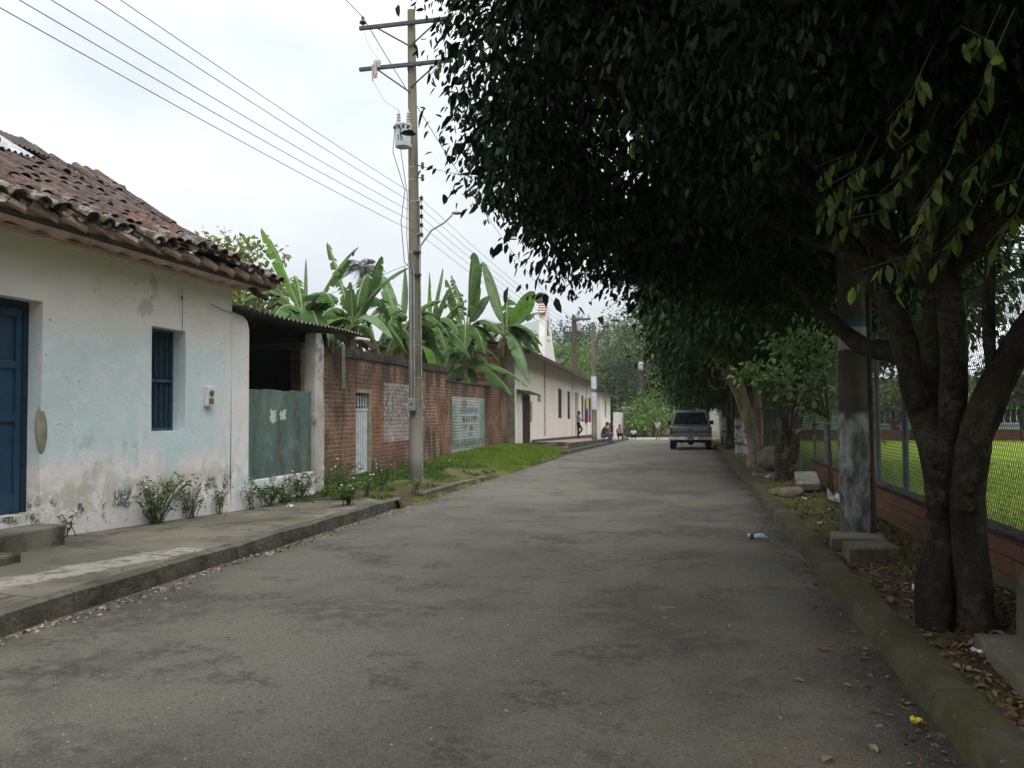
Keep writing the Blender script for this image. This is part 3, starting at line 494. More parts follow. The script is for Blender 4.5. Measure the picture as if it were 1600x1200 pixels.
# low stepped end of the wall with a rounded shoulder
pr=[(-7.0+.004,11.6,-.06),(-7.0+.004,12.12,-.06),(-7.0+.004,12.12,3.0),(-7.0+.004,12.07,3.13),(-7.0+.004,11.95,3.2),(-7.0+.004,11.6,3.24)]
mb.prism(pr,(0,0,0),(-.3,0,0))
mb.prism([(-7.3,11.58,3.9),(-9.83,11.58,5.7),(-13,11.58,3.9)],(0,0,0),(0,-.2,0)); mb.prism([(-7.3,3.3,3.9),(-9.83,3.3,5.7),(-13,3.3,3.9)],(0,0,0),(0,-.2,0))
mb.build('wall',M['housewall'],house,bevel=0)
mb=MB(); mb.blob((-7.012,7.79,1.47),(.03,.085,.24),4,3,.1); mb.build('plaster_patch',M['cement'],house,True)
# roof
EX,EZ,RX,RZ=-6.5,3.81,-9.83,5.68
sl_=math.hypot(RX-EX,RZ-EZ); sdx,sdz=(RX-EX)/sl_,(RZ-EZ)/sl_; nx,nz_=-sdz*-1,-sdx
nx,nz_=sdz,-sdx            # normal pointing up and towards the street
def roofp(s,y,h=0):
    sag=-.09*math.sin(PI*s/sl_)-.05*math.sin(y*1.1+s*.8)-.03*math.sin(y*2.3)
    return Vector((EX+sdx*s+nx*(h+sag),y,EZ+sdz*s+nz_*(h+sag)))
roof=None
mb=MB()
ss=np.linspace(.06,sl_,10); yy=np.linspace(3,12.2,24)
for a,b in zip(ss,ss[1:]):
    for c,d in zip(yy,yy[1:]):
        mb.quad(roofp(a,c,-.05),roofp(a,d,-.05),roofp(b,d,-.05),roofp(b,c,-.05)); mb.quad(roofp(a,c,-.085),roofp(b,c,-.085),roofp(b,d,-.085),roofp(a,d,-.085))
for c,d in zip(yy,yy[1:]):   # rear slope
    mb.quad((RX,c,RZ-.03),(RX,d,RZ-.03),(-13.4,d,EZ-.1),(-13.4,c,EZ-.1))
for a,b in zip(ss,ss[1:]): mb.quad(roofp(a,12.2,-.05),roofp(a,12.2,-.085),roofp(b,12.2,-.085),roofp(b,12.2,-.05))
roof=mb.build('roof',M['timber'],house,fixn=False)
mb=MB(); rr=random.Random(3)
def tile(y,s,cover,jit):
    Ln=.44; r0,r1=(.098,.088) if cover else (.095,.102); th=.014; h0=.035 if cover else -.005
    if not cover: h0=.055
    da=rr.gauss(0,.07*jit); dh=rr.gauss(0,.010*jit); ds=rr.gauss(0,.06*jit); dy=rr.gauss(0,.016*jit)
    K=6; rows=[]
    for e,(ss_,r) in enumerate(((s+ds,r0),(s+ds+Ln,r1))):
        row=[]
        for rad in (r,r-th):
            for k in range(K+1):
                a=PI*k/K; yy_=math.cos(a)*rad; hh=math.sin(a)*rad*.8
                if not cover: hh=-hh
                row.append(mb.v(roofp(ss_,y+dy+yy_+da*(ss_-s-Ln/2),h0+hh+dh+(.005 if e==0 else 0.0)-(0 if cover else .02))))
        rows.append(row)
    A,B=rows; n=K+1
    for k in range(K):
        mb.f(A[k],A[k+1],B[k+1],B[k]); mb.f(A[n+k+1],A[n+k],B[n+k],B[n+k+1]); mb.f(A[k],A[n+k],A[n+k+1],A[k+1]); mb.f(B[k],B[k+1],B[n+k+1],B[n+k])
    mb.f(A[0],B[0],B[n],A[n]); mb.f(A[K],A[n+K],B[n+K],B[K])
y=3.1; j=0
while y<12.3:
    for i in range(11):
        s=-.06+i*.355
        if s>sl_-.1: continue
        bad=1+2.2*(s>2.4)*(y<11.5)+.6*(rr.random()<.12)
        if not(s>3.0 and y<9.6 and rr.random()<.3): tile(y,s,True,bad)
        tile(y+.125,s-.02,False,1)
    y+=.25
mb.build('roof_tile',M['tile'],roof,fixn=False)
mb=MB()
for k in range(14): # ridge caps
    yk=9.0+k*.26; mb.tube([(RX,yk,RZ-.07+rr.uniform(-.02,.02)),(RX+rr.uniform(-.02,.02),yk+.33,RZ-.05)],[.12,.10],8)
mb.build('ridge_tile',M['mould'],roof,fixn=False)
def corrug(mb,P,u0,u1,v0,v1,per,amp,nv=2,seg=6,th=.006):
    n=int((u1-u0)/per*seg); A=[]
    for j in range(nv+1):
        v=v0+(v1-v0)*j/nv; A.append([(mb.v(P(u0+(u1-u0)*i/n,v,amp*math.sin(2*PI*i/seg))),mb.v(P(u0+(u1-u0)*i/n,v,amp*math.sin(2*PI*i/seg)-th))) for i in range(n+1)])
    for a,b in zip(A,A[1:]):
        for i in range(n): mb.f(a[i][0],a[i+1][0],b[i+1][0],b[i][0]); mb.f(a[i][1],b[i][1],b[i+1][1],a[i+1][1])
    for r_ in (A[0],A[-1]):
        for i in range(n): mb.f(r_[i][0],r_[i][1],r_[i+1][1],r_[i+1][0])
    for k in (0,n):
        for a,b in zip(A,A[1:]): mb.f(a[k][0],b[k][0],b[k][1],a[k][1])
mb=MB(); corrug(mb,lambda u,v,h: roofp(v,u,.13+h+.03*math.sin(u*2)),7.4,9.7,2.75,3.7,.10,.02); mb.build('corrugated_sheet',M['zinc'],roof,fixn=False)
mb=MB(); corrug(mb,lambda u,v,h: roofp(v,u,.13+h),9.65,10.7,3.35,3.85,.09,.016); mb.build('corrugated_sheet',M['zincdark'],roof,fixn=False)
mb=MB()
for k in range(21):
    y0=3.2+k*.43; tl=rr.uniform(-.015,.015)
    mb.prism([(-6.99,y0,3.66+tl),(-6.99,y0+.425,3.585+tl),(-6.58,y0+.425,3.66+tl),(-6.52,y0+.37,3.69+tl),(-6.51,y0+.01,3.755+tl)],(0,0,0),(.0,0,.05))
mb.span((-6.995,3.0,3.575),(-6.90,11.6,3.62))
mb.build('eave_corbel',M['pink'],house)
mb=MB(); mb.tube([(-6.62,3,3.66),(-6.60,7,3.65),(-6.63,12.1,3.66)],.035,6); mb.tube([(-6.8,12.0,3.60),(-9.8,12.05,5.5)],.05,6); mb.tube([(-6.75,11.85,3.56),(-6.75,12.22,3.52)],.045,6); mb.build('rafter',M['timber'],house)
# door
DX=HX-.2
mb=MB(); mb.span((DX-.05,6.45,.57),(DX+.03,6.53,2.88)); mb.span((DX-.05,7.69,.57),(DX+.03,7.77,2.88)); mb.span((DX-.05,6.53,2.80),(DX+.03,7.69,2.88))
dr=mb.build('door',M['bluedeep'],house,bevel=.006)
for a,b in ((6.54,7.105),(7.115,7.68)):
    mb=MB(); mb.span((DX-.03,a,.58),(DX,b,2.79))
    for (p,q) in ((a,a+.075),(b-.075,b),): mb.span((DX,p,.58),(DX+.025,q,2.79))
    for z0,z1 in ((.58,.78),(1.62-.06,1.70-.06),(2.14,2.22),(2.70,2.79)): mb.span((DX,a+.075,z0),(DX+.024,b-.075,z1))
    mb.span((DX,(a+b)/2-.02,.78),(DX+.022,(a+b)/2+.02,1.56)); mb.span((DX,(a+b)/2-.02,1.64),(DX+.022,(a+b)/2+.02,2.14))
    mb.build('door_leaf',M['bluepaint'],dr,bevel=.005)
mb=MB(); mb.span((HX-.262,6.45,2.83),(HX-.004,7.77,2.884)) ; 
# window
win=MB(); WX=HX-.21; win.span((WX-.05,9.67,1.41),(WX+.02,9.71,2.815)); win.span((WX-.05,10.37,1.41),(WX+.02,10.41,2.815)); win.span((WX-.05,9.71,2.775),(WX+.02,10.37,2.815)); win.span((WX-.05,9.71,1.41),(WX+.02,10.37,1.45)); win.span((WX-.04,9.71,2.08),(WX+.03,10.37,2.12))
wn=win.build('window',M['bars'],house,bevel=.004)
mb=MB()
for a,b in ((9.715,10.035),(10.045,10.365)):
    mb.span((WX-.05,a,1.455),(WX-.03,b,2.07)); mb.span((WX-.05,a,2.13),(WX-.03,b,2.77))
    for z0,z1 in ((1.455,1.53),(2.0,2.07),(2.13,2.2),(2.70,2.77)): mb.span((WX-.03,a+.04,z0),(WX-.018,b-.04,z1))
    for p in (a,b-.04): mb.span((WX-.03,p,1.455),(WX-.0175,p+.04,2.07)); mb.span((WX-.03,p,2.13),(WX-.0175,p+.04,2.77))
mb.build('shutter',M['bluedeep'],wn)
mb=MB()
for k in range(5):
    yk=9.78+k*.125
    for z0,z1 in ((1.45,2.08),(2.12,2.775)): mb.lathe((WX+.005,yk,z0),[(.008,0),(.008,.08),(.015,.1),(.008,.12),(.008,(z1-z0)*.5-.03),(.014,(z1-z0)*.5),(.008,(z1-z0)*.5+.03),(.008,z1-z0-.12),(.015,z1-z0-.1),(.008,z1-z0-.08),(.008,z1-z0)],8)
mb.build('window_bar',M['bars'],wn,True)
mb=MB(); mb.span((-6.99,10.86,1.76),(-6.93,11.04,2.05)); mt=mb.build('meter_box',M['white'],house,bevel=.008)
mb=MB(); mb.lathe((-6.93,10.95,1.95),[(.045,0),(.045,.02),(.03,.028)],12,(1,0,0)); mb.span((-6.93,10.89,1.79),(-6.925,11.01,1.87)); mb.build('meter_dial',M['plate'],mt)
mb=MB(); mb.tube([(-6.985,10.29,3.42),(-6.975,10.30,3.2),(-6.985,10.31,2.82)],.004,4); mb.tube([(-6.98,10.29,3.3),(-6.976,10.29,3.24)],.012,5); mb.build('wall_cable',M['wire'],house); mb=MB(); mb.tube([(-6.99,11.02,3.28),(-6.96,11.3,3.22),(-6.985,11.62,3.22)],.006,4); mb.build('wall_cable',M['wire'],house)
# doorstep
st=thing('door_step','mossy blackened concrete doorstep in front of the dark blue door','step',(-6.8,6.5,.2))
mb=MB(); mb.span((-7.02,5.2,.12),(-6.62,7.72,.455)); mb.build('upper_step',M['step'],st,bevel=.02)
mb=MB(); mb.span((-6.62,4.6,.12),(-6.30,6.78,.31)); mb.build('lower_step',M['step'],st,bevel=.02)
# ================================================================ open carport with green gate
cp=thing('carport','dark open carport under a corrugated roof between white house and brick wall','carport',(-9.5,14.5,0))
def PC(u,v,h): return (-6.80-.04*(u-11.7)-v,u,3.30+.012*(u-11.7)+v*.10+h+.02*math.sin(u*1.3))
mb=MB(); corrug(mb,PC,11.65,16.95,0,5.2,.177,.026); mb.build('corrugated_roof',M['asbestos'],cp,fixn=False)
mb=MB(); mb.span((-12,14.62,2.9),(-7.3,14.72,3.02)); mb.span((-9.8,12.1,3.36),(-9.7,16.8,3.46)); mb.build('roof_beam',M['timber'],cp)
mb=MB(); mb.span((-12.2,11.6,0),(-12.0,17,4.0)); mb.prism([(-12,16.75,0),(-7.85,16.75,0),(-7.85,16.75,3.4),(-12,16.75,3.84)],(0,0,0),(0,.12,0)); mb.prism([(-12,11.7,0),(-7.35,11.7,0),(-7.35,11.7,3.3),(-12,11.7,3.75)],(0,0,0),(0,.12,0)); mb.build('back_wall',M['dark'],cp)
mb=MB(); mb.prism([(-7.08,14.72,-.05),(-7.08,15.10,-.05),(-7.08,15.12,1.6),(-7.08,15.06,2.2),(-7.08,15.10,2.95),(-7.08,14.98,3.22),(-7.08,14.74,3.20),(-7.08,14.70,1.9)],(0,0,0),(-.24,0,0)); mb.build('post',M['white_post'],cp,bevel=.02)
mb=MB(); mb.span((-7.3,12.13,-.06),(-7.085,14.70,.545)); mb.build('low_wall',M['housewall'],cp,bevel=.015)
mb=MB(); mb.tube([(-6.98,16.45,3.25),(-6.98,17.15,3.27)],.035,8); mb.build('drain_pipe',M['whitepaint'],cp,True)
mb=MB(); mb.span((-8.9,14.0,.1),(-8.85,14.5,2.45)); mb.span((-8.88,13.3,.1),(-8.83,13.9,2.2)); mb.build('stored_board',M['barehalf'],cp)
gt=thing('wooden_gate','faded green plank gate with two white paint blots below the carport roof','gate',(-7.15,13.5,.55))
n=NB('green_planks_blotted'); c0=n.mix((.125,.195,.165),(.085,.135,.125),n.noise(3,.35,.65,sc=(1,1,.25))); c0=n.mix(c0,(.22,.28,.25),n.mul(n.noise(2.2,.5,.7,off=4),.6)); c0=n.mix(c0,(.03,.06,.065),n.mul(n.noise(6,.55,.7,off=6,sc=(1,1,.3)),.7)); c0=n.mix(c0,(.15,.11,.07),n.mul(n.noise(13,.66,.72,off=9),.7))
c0=n.mix(c0,(.62,.64,.62),n.mul(n.win(1,13.10,13.32,.015,.22,9),n.win(2,1.50,1.72,.015,.2,9))); c0=n.mix(c0,(.62,.64,.62),n.mul(n.win(1,13.47,13.68,.015,.25,9),n.win(2,1.54,1.71,.015,.22,9)))
c0=n.mix(c0,(.10,.065,.035),n.mul(n.noise(2.4,.5,.6,off=41,sc=(1,1,.12)),n.noise(8,.4,.55),.6)); c0=n.mix(c0,(.26,.27,.25),n.mul(n.noise(17,.62,.66,off=44,sc=(1,1,.4)),.7)); MG=n.done(c0,.75,.25,bump=(n.noise(20,sc=(1,1,.15)),.3))
mb=MB(); yk=12.16
for wv in (.30,.40,.45,.22,.32,.28,.30,.26):
    o=rr.uniform(-.003,.003); mb.span((-7.2+o,yk,.55),(-7.16+o,yk+wv-.004,2.06+rr.uniform(-.012,.012))); yk+=wv
mb.build('gate_plank',MG,gt)
mb=MB(); mb.span((-7.25,12.16,.75),(-7.205,14.69,.85)); mb.span((-7.25,12.16,1.75),(-7.205,14.69,1.85)); mb.build('gate_rail',M['timber'],gt)
# ================================================================ brick wall
bw=thing('brick_wall','old red brick garden wall with black mouldy coping and faded painted panels','wall',(-7.75,25,.1))
BX=-7.6
def PB(u,v,d): return (BX-d,u,v+gz(u))
mb=MB(); H1=3.1
def topz(u): return 3.04 if u<17.2 else 2.93
us=[15.12,15.8,16.5,17.2,17.88,18.77,19.6,20.6,22.0,23.5,25.0]; vs_=[-.1,.17,.93,1.5,2.2,2.45,2.93]
wall_holes(mb,PB,us,vs_,lambda u,v: 17.88<u<18.77 and .17<v<2.2,.22,0)
mb.span((BX-.22,15.12,2.93),(BX,17.2,3.06))
wall_holes(mb,PB,[25.0,25.6,27,28.5,30.0,31.5,33,34.2,35.4],[-.1,.4,1.2,2.0,2.64],lambda u,v:False,.22,0)
mb.build('masonry',M['brick'],bw,fixn=False)
mb=MB()
for a,b in ((17.2,19.0),(19.0,21.0),(21.0,23.0),(23.0,25.02)):
    h=rr.uniform(-.015,.015); mb.prism([(BX+.03,a,2.925+h),(BX+.03,b,2.925),(BX+.02,b,3.15+rr.uniform(-.03,.03)),(BX+.02,(a+b)/2,3.16+rr.uniform(-.03,.02)),(BX+.02,a,3.15+h)],(0,0,0),(-.28,0,0))
mb.span((BX-.25,25.0,2.645),(BX+.02,31.0,2.72)); mb.build('coping',M['mould'],bw,bevel=.015)
mb=MB(); mb.span((BX+.003,17.02,2.2),(BX+.03,17.22,3.2)); mb.span((BX,16.45,2.95),(BX+.05,16.62,3.2)); mb.build('mortar_pier',M['barehalf'],bw,bevel=.01)
mb=MB(); mb.span((BX-.12,17.88,2.14),(BX+.02,18.78,2.215)); mb.span((BX-.12,18.68,.17),(BX+.015,18.775,2.135)); mb.span((BX-.12,17.88,.17),(BX-.02,17.93,2.135))
dd=mb.build('door',M['cement'],bw)
mb=MB(); mb.span((BX-.075,17.93,.17),(BX-.05,18.68,1.72))
for k in range(7): mb.span((BX-.05,17.96+k*.10,.2),(BX-.035,18.005+k*.10,1.70))
mb.span((BX-.075,17.93,1.72),(BX-.03,18.68,1.77)); mb.build('door_leaf',M['whitepaint'],dd)
mb=MB()
for k in range(5): mb.span((BX-.06,17.97+k*.16,1.77),(BX-.045,17.99+k*.16,2.14))
for k in range(4):
    c=(BX-.052,18.05+k*.16,1.95); mb.tube([(c[0],c[1]+.05*math.cos(a),c[2]+.12*math.sin(a)) for a in np.linspace(0,2*PI,11)],.006,4,False)
mb.build('door_grille',M['whitepaint'],dd)
mb=MB(); mb.span((BX-.2,17.9,1.75),(BX-.15,18.7,2.15)); mb.build('opening_shade_panel',M['dark'],dd)  # solid dark sheet standing in for the shade behind the grille
mb=MB(); mb.span((BX-.02,19.62,.93),(BX+.004,22.05,2.44)); o=mb.build('painted_panel',M['paint1'],bw); o['label']='flaking pinkish white painted panel with smeared dark lettering'
mb=MB(); mb.span((BX-.02,25.7,.27),(BX+.004,29.95,2.2)); o=mb.build('painted_panel',M['paint2'],bw); o['label']='faded white and teal painted sign with yellow sun and illegible dark lettering'
# ================================================================ chapel
ch=thing('chapel','long cream chapel with slot windows, brown eaves and white bell gable','chapel',(-10,48,0))
CX=-7.3
def sh(u): return -.019*(u-34)
def PCH(u,v,d): return (CX-d,u,v+sh(u))
YE=63.0
slots=[(45.5,46.9,1.62,3.28),(49.0,50.2,1.62,3.28),(52.2,53.9,.62,3.38),(55.4,56.5,1.5,3.28),(59.4,60.8,1.5,3.28)]
us=sorted({34.0,35.0,36.95,38,41,44,YE,*[a for s in slots for a in s[:2]]}); vs_=sorted({-.3,.62,1.5,1.62,3.28,3.38,4.42})
def chole(u,v): return any(a<u<b and c<v<d for a,b,c,d in slots)
mb=wall_holes(MB(),PCH,us,vs_,chole,.3,0); mb.span((-13.5,YE-.3,-1),(CX-.31,YE,4.0)); mb.build('wall',M['chapel'],ch,fixn=False)
n=NB('hollow_brick'); a,f=n.brick((.42,.13,.06),(.16,.06,.045),(.27,.25,.22),w=.55,h=.27,ms=.03,swap=(0,2,1)); a=n.mix(a,(.09,.055,.05),n.mul(n.noise(2.1,.48,.6),.7)); MHB=n.done(a,.93,.1,bump=(n.mulv(f,-1),.6))
mb=MB(); mb.prism([(-7.62,34.0,-.2),(-13.4,34.0,-.2),(-13.4,34.0,4.4),(-10.6,34.0,5.28),(-7.62,34.0,4.48)],(0,.0,0),(0,.25,0)); mb.build('end_wall',MHB,ch)
mb=MB(); mb.span((-7.63,33.95,-.2),(-7.302,34.24,4.36)); mb.span((-13.4,33.96,2.70),(-7.63,33.999,3.02)); mb.span((-10.9,33.97,-.2),(-10.5,33.999,5.1)); mb.build('end_frame',M['barehalf'],ch)
def roofslab(name,yA,yB,pts,mat,parent,shear,th=.07):
    mb=MB()
    for (x0,z0),(x1,z1) in zip(pts,pts[1:]):
        for a,b in zip(np.linspace(yA,yB,9),np.linspace(yA,yB,9)[1:]):
            A=[(x0,a,z0+shear(a)),(x0,b,z0+shear(b)),(x1,b,z1+shear(b)),(x1,a,z1+shear(a))]; mb.quad(*A); mb.quad(*[(p[0],p[1],p[2]-th) for p in A[::-1]])
        mb.quad((x0,yA,z0+shear(yA)),(x1,yA,z1+shear(yA)),(x1,yA,z1+shear(yA)-th),(x0,yA,z0+shear(yA)-th))
    x0,z0=pts[0]; mb.quad((x0,yA,z0+shear(yA)),(x0,yA,z0+shear(yA)-th),(x0,yB,z0+shear(yB)-th),(x0,yB,z0+shear(yB)))
    return mb.build(name,mat,parent,fixn=False)
roofslab('roof',33.5,YE+.3,[(-6.55,4.30),(-10.6,5.36),(-13.8,4.4)],M['rooftile'],ch,sh)
mb=MB(); mb.span((-6.62,33.5,4.17),(-6.56,33.56,4.24)); mb.prism([(-6.56,33.5,4.12),(-6.56,33.5,4.26),(-6.60,33.5,4.26),(-6.60,33.5,4.12)],(0,0,0),(0,29.7,sh(63.2))); mb.build('fascia',M['brown'],ch)
for i,(a,b,c,d) in enumerate(slots):
    if i==2: continue
    m_=(a+b)/2; mb=MB(); mb.prism([PCH(a,c,.05),PCH(b,c,.05),PCH(b,d,.05),PCH(a,d,.05)],(0,0,0),(-.04,0,0)); wq=mb.build('window',M['black'],ch)
    mb=MB(); mb.prism([PCH(m_-.04,c,.03),PCH(m_+.04,c,.03),PCH(m_+.04,d,.03),PCH(m_-.04,d,.03)],(0,0,0),(-.019,0,0)); mb.build('frame',M['darksteel'],wq)
a,b,c,d=slots[2]; mb=MB(); mb.prism([PCH(a,c,.28),PCH(b,c,.28),PCH(b,2.15,.28),PCH(a,2.15,.28)],(0,0,0),(-.04,0,0)); dq=mb.build('door',M['dark'],ch)
mb=MB(); mb.prism([PCH(a,2.152,.25),PCH(b,2.152,.25),PCH(b,d,.25),PCH(a,d,.25)],(0,0,0),(-.06,0,0)); mb.build('transom',M['teal'],dq)
mb=MB(); mb.prism([PCH(37.6,.05,-.035),PCH(YE,.05,-.035),PCH(YE,.62,-.035),PCH(37.6,.50,-.035)],(0,0,0),(-.034,0,0)); mb.build('plinth',M['plinth'],ch)
for yk,mk in ((41.0,'pink'),(50.9,'chapel'),(57.9,'chapel')):
    mb=MB(); mb.tube([PCH(yk,.65,-.05),PCH(yk,4.35,-.05)],.04,8); mb.build('downpipe',M[mk],ch,True)
mb=MB(); mb.prism([PCH(39.2,2.36,-.03),PCH(39.95,2.36,-.03),PCH(39.95,2.68,-.03),PCH(39.2,2.68,-.03)],(0,0,0),(-.029,0,0)); mb.build('wall_plaque',M['cement'],ch)
mb=MB()
for k in range(9): mb.prism([PCH(37.3,1.35+k*.105,-.02),PCH(37.75,1.35+k*.105,-.02),PCH(37.75,1.41+k*.105,-.02),PCH(37.3,1.41+k*.105,-.02)],(0,0,0),(-.019,0,0))
mb.build('vertical_lettering',M['barehalf'],ch)
# brown gate with its little tiled hood
bg_=thing('brown_gate','narrow brown sheet metal gate with tiled hood at end of brick wall','gate',(-7.25,36,.2))
mb=MB(); mb.span((-7.296,34.95,.15),(-7.23,36.95,2.45))
for k in range(9): mb.span((-7.23,35.05+k*.21,.18),(-7.215,35.09+k*.21,2.42))
mb.build('gate_leaf',M['brown'],bg_)
mb=MB(); mb.span((-7.298,34.55,.1),(-7.16,34.9,2.5)); mb.build('gate_post',M['white'],bg_,bevel=.01)
mb=MB(); corrug(mb,lambda u,v,h:(-6.85-v,u,2.5+v*.35+h),34.3,37.3,0,.45,.2,.035); mb.build('hood',M['greentile'],bg_,fixn=False)
# raised porch
pf=thing('porch','raised porch of pink tiles with mossy front edge along the cream chapel','porch',(-6.3,43,0))
def pz(u,h): return h+gz(u)-.006*(u-36)
def pslab(mb,x0,x1,y0,y1,zt,zb):
    mb.prism([(x1,y0,zb),(x1,y0,pz(y0,zt)),(x1,y1,pz(y1,zt)),(x1,y1,pz(y1,zb))],(0,0,0),(x0-x1,0,0))
mb=MB(); pslab(mb,-7.25,-5.32,36.0,54.5,.40,-.4); mb.build('porch_floor',M['pinktile'],pf)
mb=MB(); pslab(mb,-5.318,-5.28,35.98,54.5,.375,-.4); mb.span((-7.25,35.94,-.2),(-5.28,35.975,.385)); mb.build('porch_edge',M['step'],pf)
mb=MB(); mb.span((-7.2,35.5,-.2),(-5.28,35.935,.19)); mb.build('lower_step',M['step'],pf,bevel=.02)
# striped banner on the chapel wall
bn=thing('hanging_banner','yellow, blue and red banner hanging on the cream chapel wall','banner',(-7.2,57.4,2))
for nm,z0,z1,mk in (('yellow_stripe',2.42,3.15,'yellow'),('blue_stripe',1.95,2.42,'bluecloth'),('red_stripe',1.45,1.95,'redcloth')):
    mb=MB()
    for k in range(8):
        ya,yb=56.95+k*.19,56.95+(k+1)*.19; xa,xb=CX+.1+.03*math.sin(k*1.3),CX+.1+.03*math.sin((k+1)*1.3)
        mb.prism([(xa,ya,z0+sh(57)),(xb,yb,z0+sh(57)),(xb,yb,z1+sh(57)),(xa,ya,z1+sh(57))],(0,0,0),(-.012,0,0))
    mb.build(nm,M[mk],bn)
# bell gable
BXT=-8.4; 
def tw(y,z): return (BXT,y,z)
prof=[(47.50,4.4),(47.60,6.2),(47.85,7.6),(48.30,8.15),(48.80,8.2),(49.70,7.35),(50.10,6.5),(50.40,6.0),(51.00,5.3),(51.90,4.7),(52.6,4.4)]
tb=thing('bell_gable','white flared bell gable with arched opening above the chapel roof','bell gable',(-8.6,49.6,4.5))
arch=[(48.35,6.05),(49.25,6.05),(49.25,6.9),(49.10,7.2),(48.80,7.42),(48.50,7.2),(48.35,6.9)]
bm=bmesh.new(); vo=[bm.verts.new((0,y,z)) for y,z in prof]; va=[bm.verts.new((0,y,z)) for y,z in arch]
ed=[bm.edges.new((vo[i],vo[(i+1)%len(vo)])) for i in range(len(vo))]+[bm.edges.new((va[i],va[(i+1)%len(va)])) for i in range(len(va))]
bmesh.ops.triangle_fill(bm,edges=ed,use_beauty=True)
r_=bmesh.ops.extrude_face_region(bm,geom=bm.faces[:]); bmesh.ops.translate(bm,verts=[v for v in r_['geom'] if isinstance(v,bmesh.types.BMVert)],vec=(-.36,0,0)); bm.verts.index_update()
mb=MB(); mb.V=[(BXT+v.co.x,v.co.y,v.co.z) for v in bm.verts]; mb.F=[tuple(v.index for v in f.verts) for f in bm.faces]; mb.I=[0]*len(mb.F); bm.free()
mb.build('gable_wall',M['white'],tb)
mb=MB(); mb.lathe((BXT-.18,48.80,6.35),[(.30,0),(.26,.08),(.2,.3),(.16,.5),(.05,.6)],14); mb.tube([(BXT-.18,48.80,6.95),(BXT-.18,48.80,7.35)],.03,6); bl_=mb.build('bell',M['bronze'],tb,True)
mb=MB(); mb.span((BXT-.02,48.38,6.055),(BXT+.05,49.22,6.2)); mb.build('sill',M['white'],tb)
mb=MB()
for j in range(4):
    for k in range(3):
        t0=j/4; c=Vector((BXT-.36+k*.17,47.55+t0*.75,7.55+t0*.68)); mb.tube([c,c+Vector((0,.24,.2))],[.10,.085],8)
mb.build('tiled_cap',M['redtile'],tb,True)
mb=MB()
for j in range(4): c=Vector((BXT-.45,47.53+j*.19,7.62+j*.17)); mb.tube([c,c+Vector((.5,0,0))],.045,6)
mb.build('cap_joint',M['white'],tb)
ls=thing('loudspeaker','round grey horn loudspeaker mounted on top of the white bell gable','loudspeaker',(BXT-.35,48.70,8.2))
mb=MB(); mb.lathe((BXT-.35,48.20,8.52),[(.36,0),(.33,.04),(.2,.25),(.1,.5),(.09,.75)],18,(0.1,1,0)); mb.build('horn',M['horn'],ls,True)
mb=MB(); mb.tube([(BXT-.35,48.70,8.15),(BXT-.35,48.70,8.55)],.035,6); mb.build('bracket',M['darksteel'],ls)
# house beyond the chapel, and the white wall with its gate pillar
h2=thing('cream_house','small cream house with brown sheet roof just past the chapel','house',(-9,66.5,-.4))
def s2(u): return -.019*(u-63)
mb=MB(); mb.span((-13,YE+.02,-1.2),(-6.85,YE+.25,3.25)); wall_holes(mb,lambda u,v,d:(-6.80-d,u,v+gz(u)+.4),[63.02,65.6,66.9,70.2],[-1,1.35,2.75,3.3],lambda u,v:65.6<u<66.9 and 1.35<v<2.75,.25,0); mb.build('wall',M['chapel'],h2,fixn=False)
mb=MB(); mb.span((-7.02,65.6,1.3),(-6.98,66.9,2.72)); mb.build('window',M['brown'],h2)
roofslab('roof',62.7,70.7,[(-6.1,3.12),(-9.5,4.1),(-13.4,3.1)],M['rooftile'],h2,s2)
ww=thing('white_wall','low white boundary wall with a slim gate pillar behind the seated people','wall',(-6.5,77,-.6))
mb=MB(); mb.span((-6.7,71.5,-1),(-6.5,81.5,1.75)); mb.build('masonry',M['white'],ww)
mb=MB(); mb.span((-6.62,81.6,-1),(-6.05,82.1,2.15)); mb.span((-6.68,81.55,2.15),(-6.0,82.15,2.3)); mb.build('pillar',M['white'],ww)
# ================================================================ utility poles and wires
def catenary(a,b,sag,n=24):
    a,b=Vector(a),Vector(b); return [a.lerp(b,i/n)-Vector((0,0,4*sag*(i/n)*(1-i/n))) for i in range(n+1)]
PX,PY=-6.0,17.45
up=thing('utility_pole','tall weathered concrete utility pole with crossarms, standing before the brick wall','utility pole',(PX,PY,.1))
mb=MB(); mb.tube([(PX+.02,PY,-.1),(PX,PY,2),(PX-.02,PY,5),(PX-.05,PY,8),(PX-.08,PY,10.75)],[.155,.145,.125,.105,.085],14); mb.build('shaft',M['pole'],up,True)
for z,lab in ((10.40,'upper'),(9.45,'lower')):
    xa=PX-.07; mb=MB(); mb.span((-7.27,PY-.17,z-.035),(xa+1.0,PY-.10,z+.04)); mb.tube([(-6.85,PY-.14,z-.03),(xa,PY-.11,z-.52 if z>10 else z-.62)],.018,6); mb.tube([(xa+.65,PY-.14,z-.03),(xa,PY-.11,z-.52)],.018,6); mb.build('crossarm',M['darksteel'],up)
def insul(mb,c,s=1.): mb.lathe(c,[(.02*s,0),(.02*s,.05*s),(.075*s,.07*s),(.085*s,.10*s),(.05*s,.15*s),(.035*s,.18*s),(.045*s,.21*s),(.03*s,.24*s)],12)
mb=MB(); insul(mb,(-7.19,PY-.135,10.44),.95); mb.build('insulator',M['darkporc'],up,True)
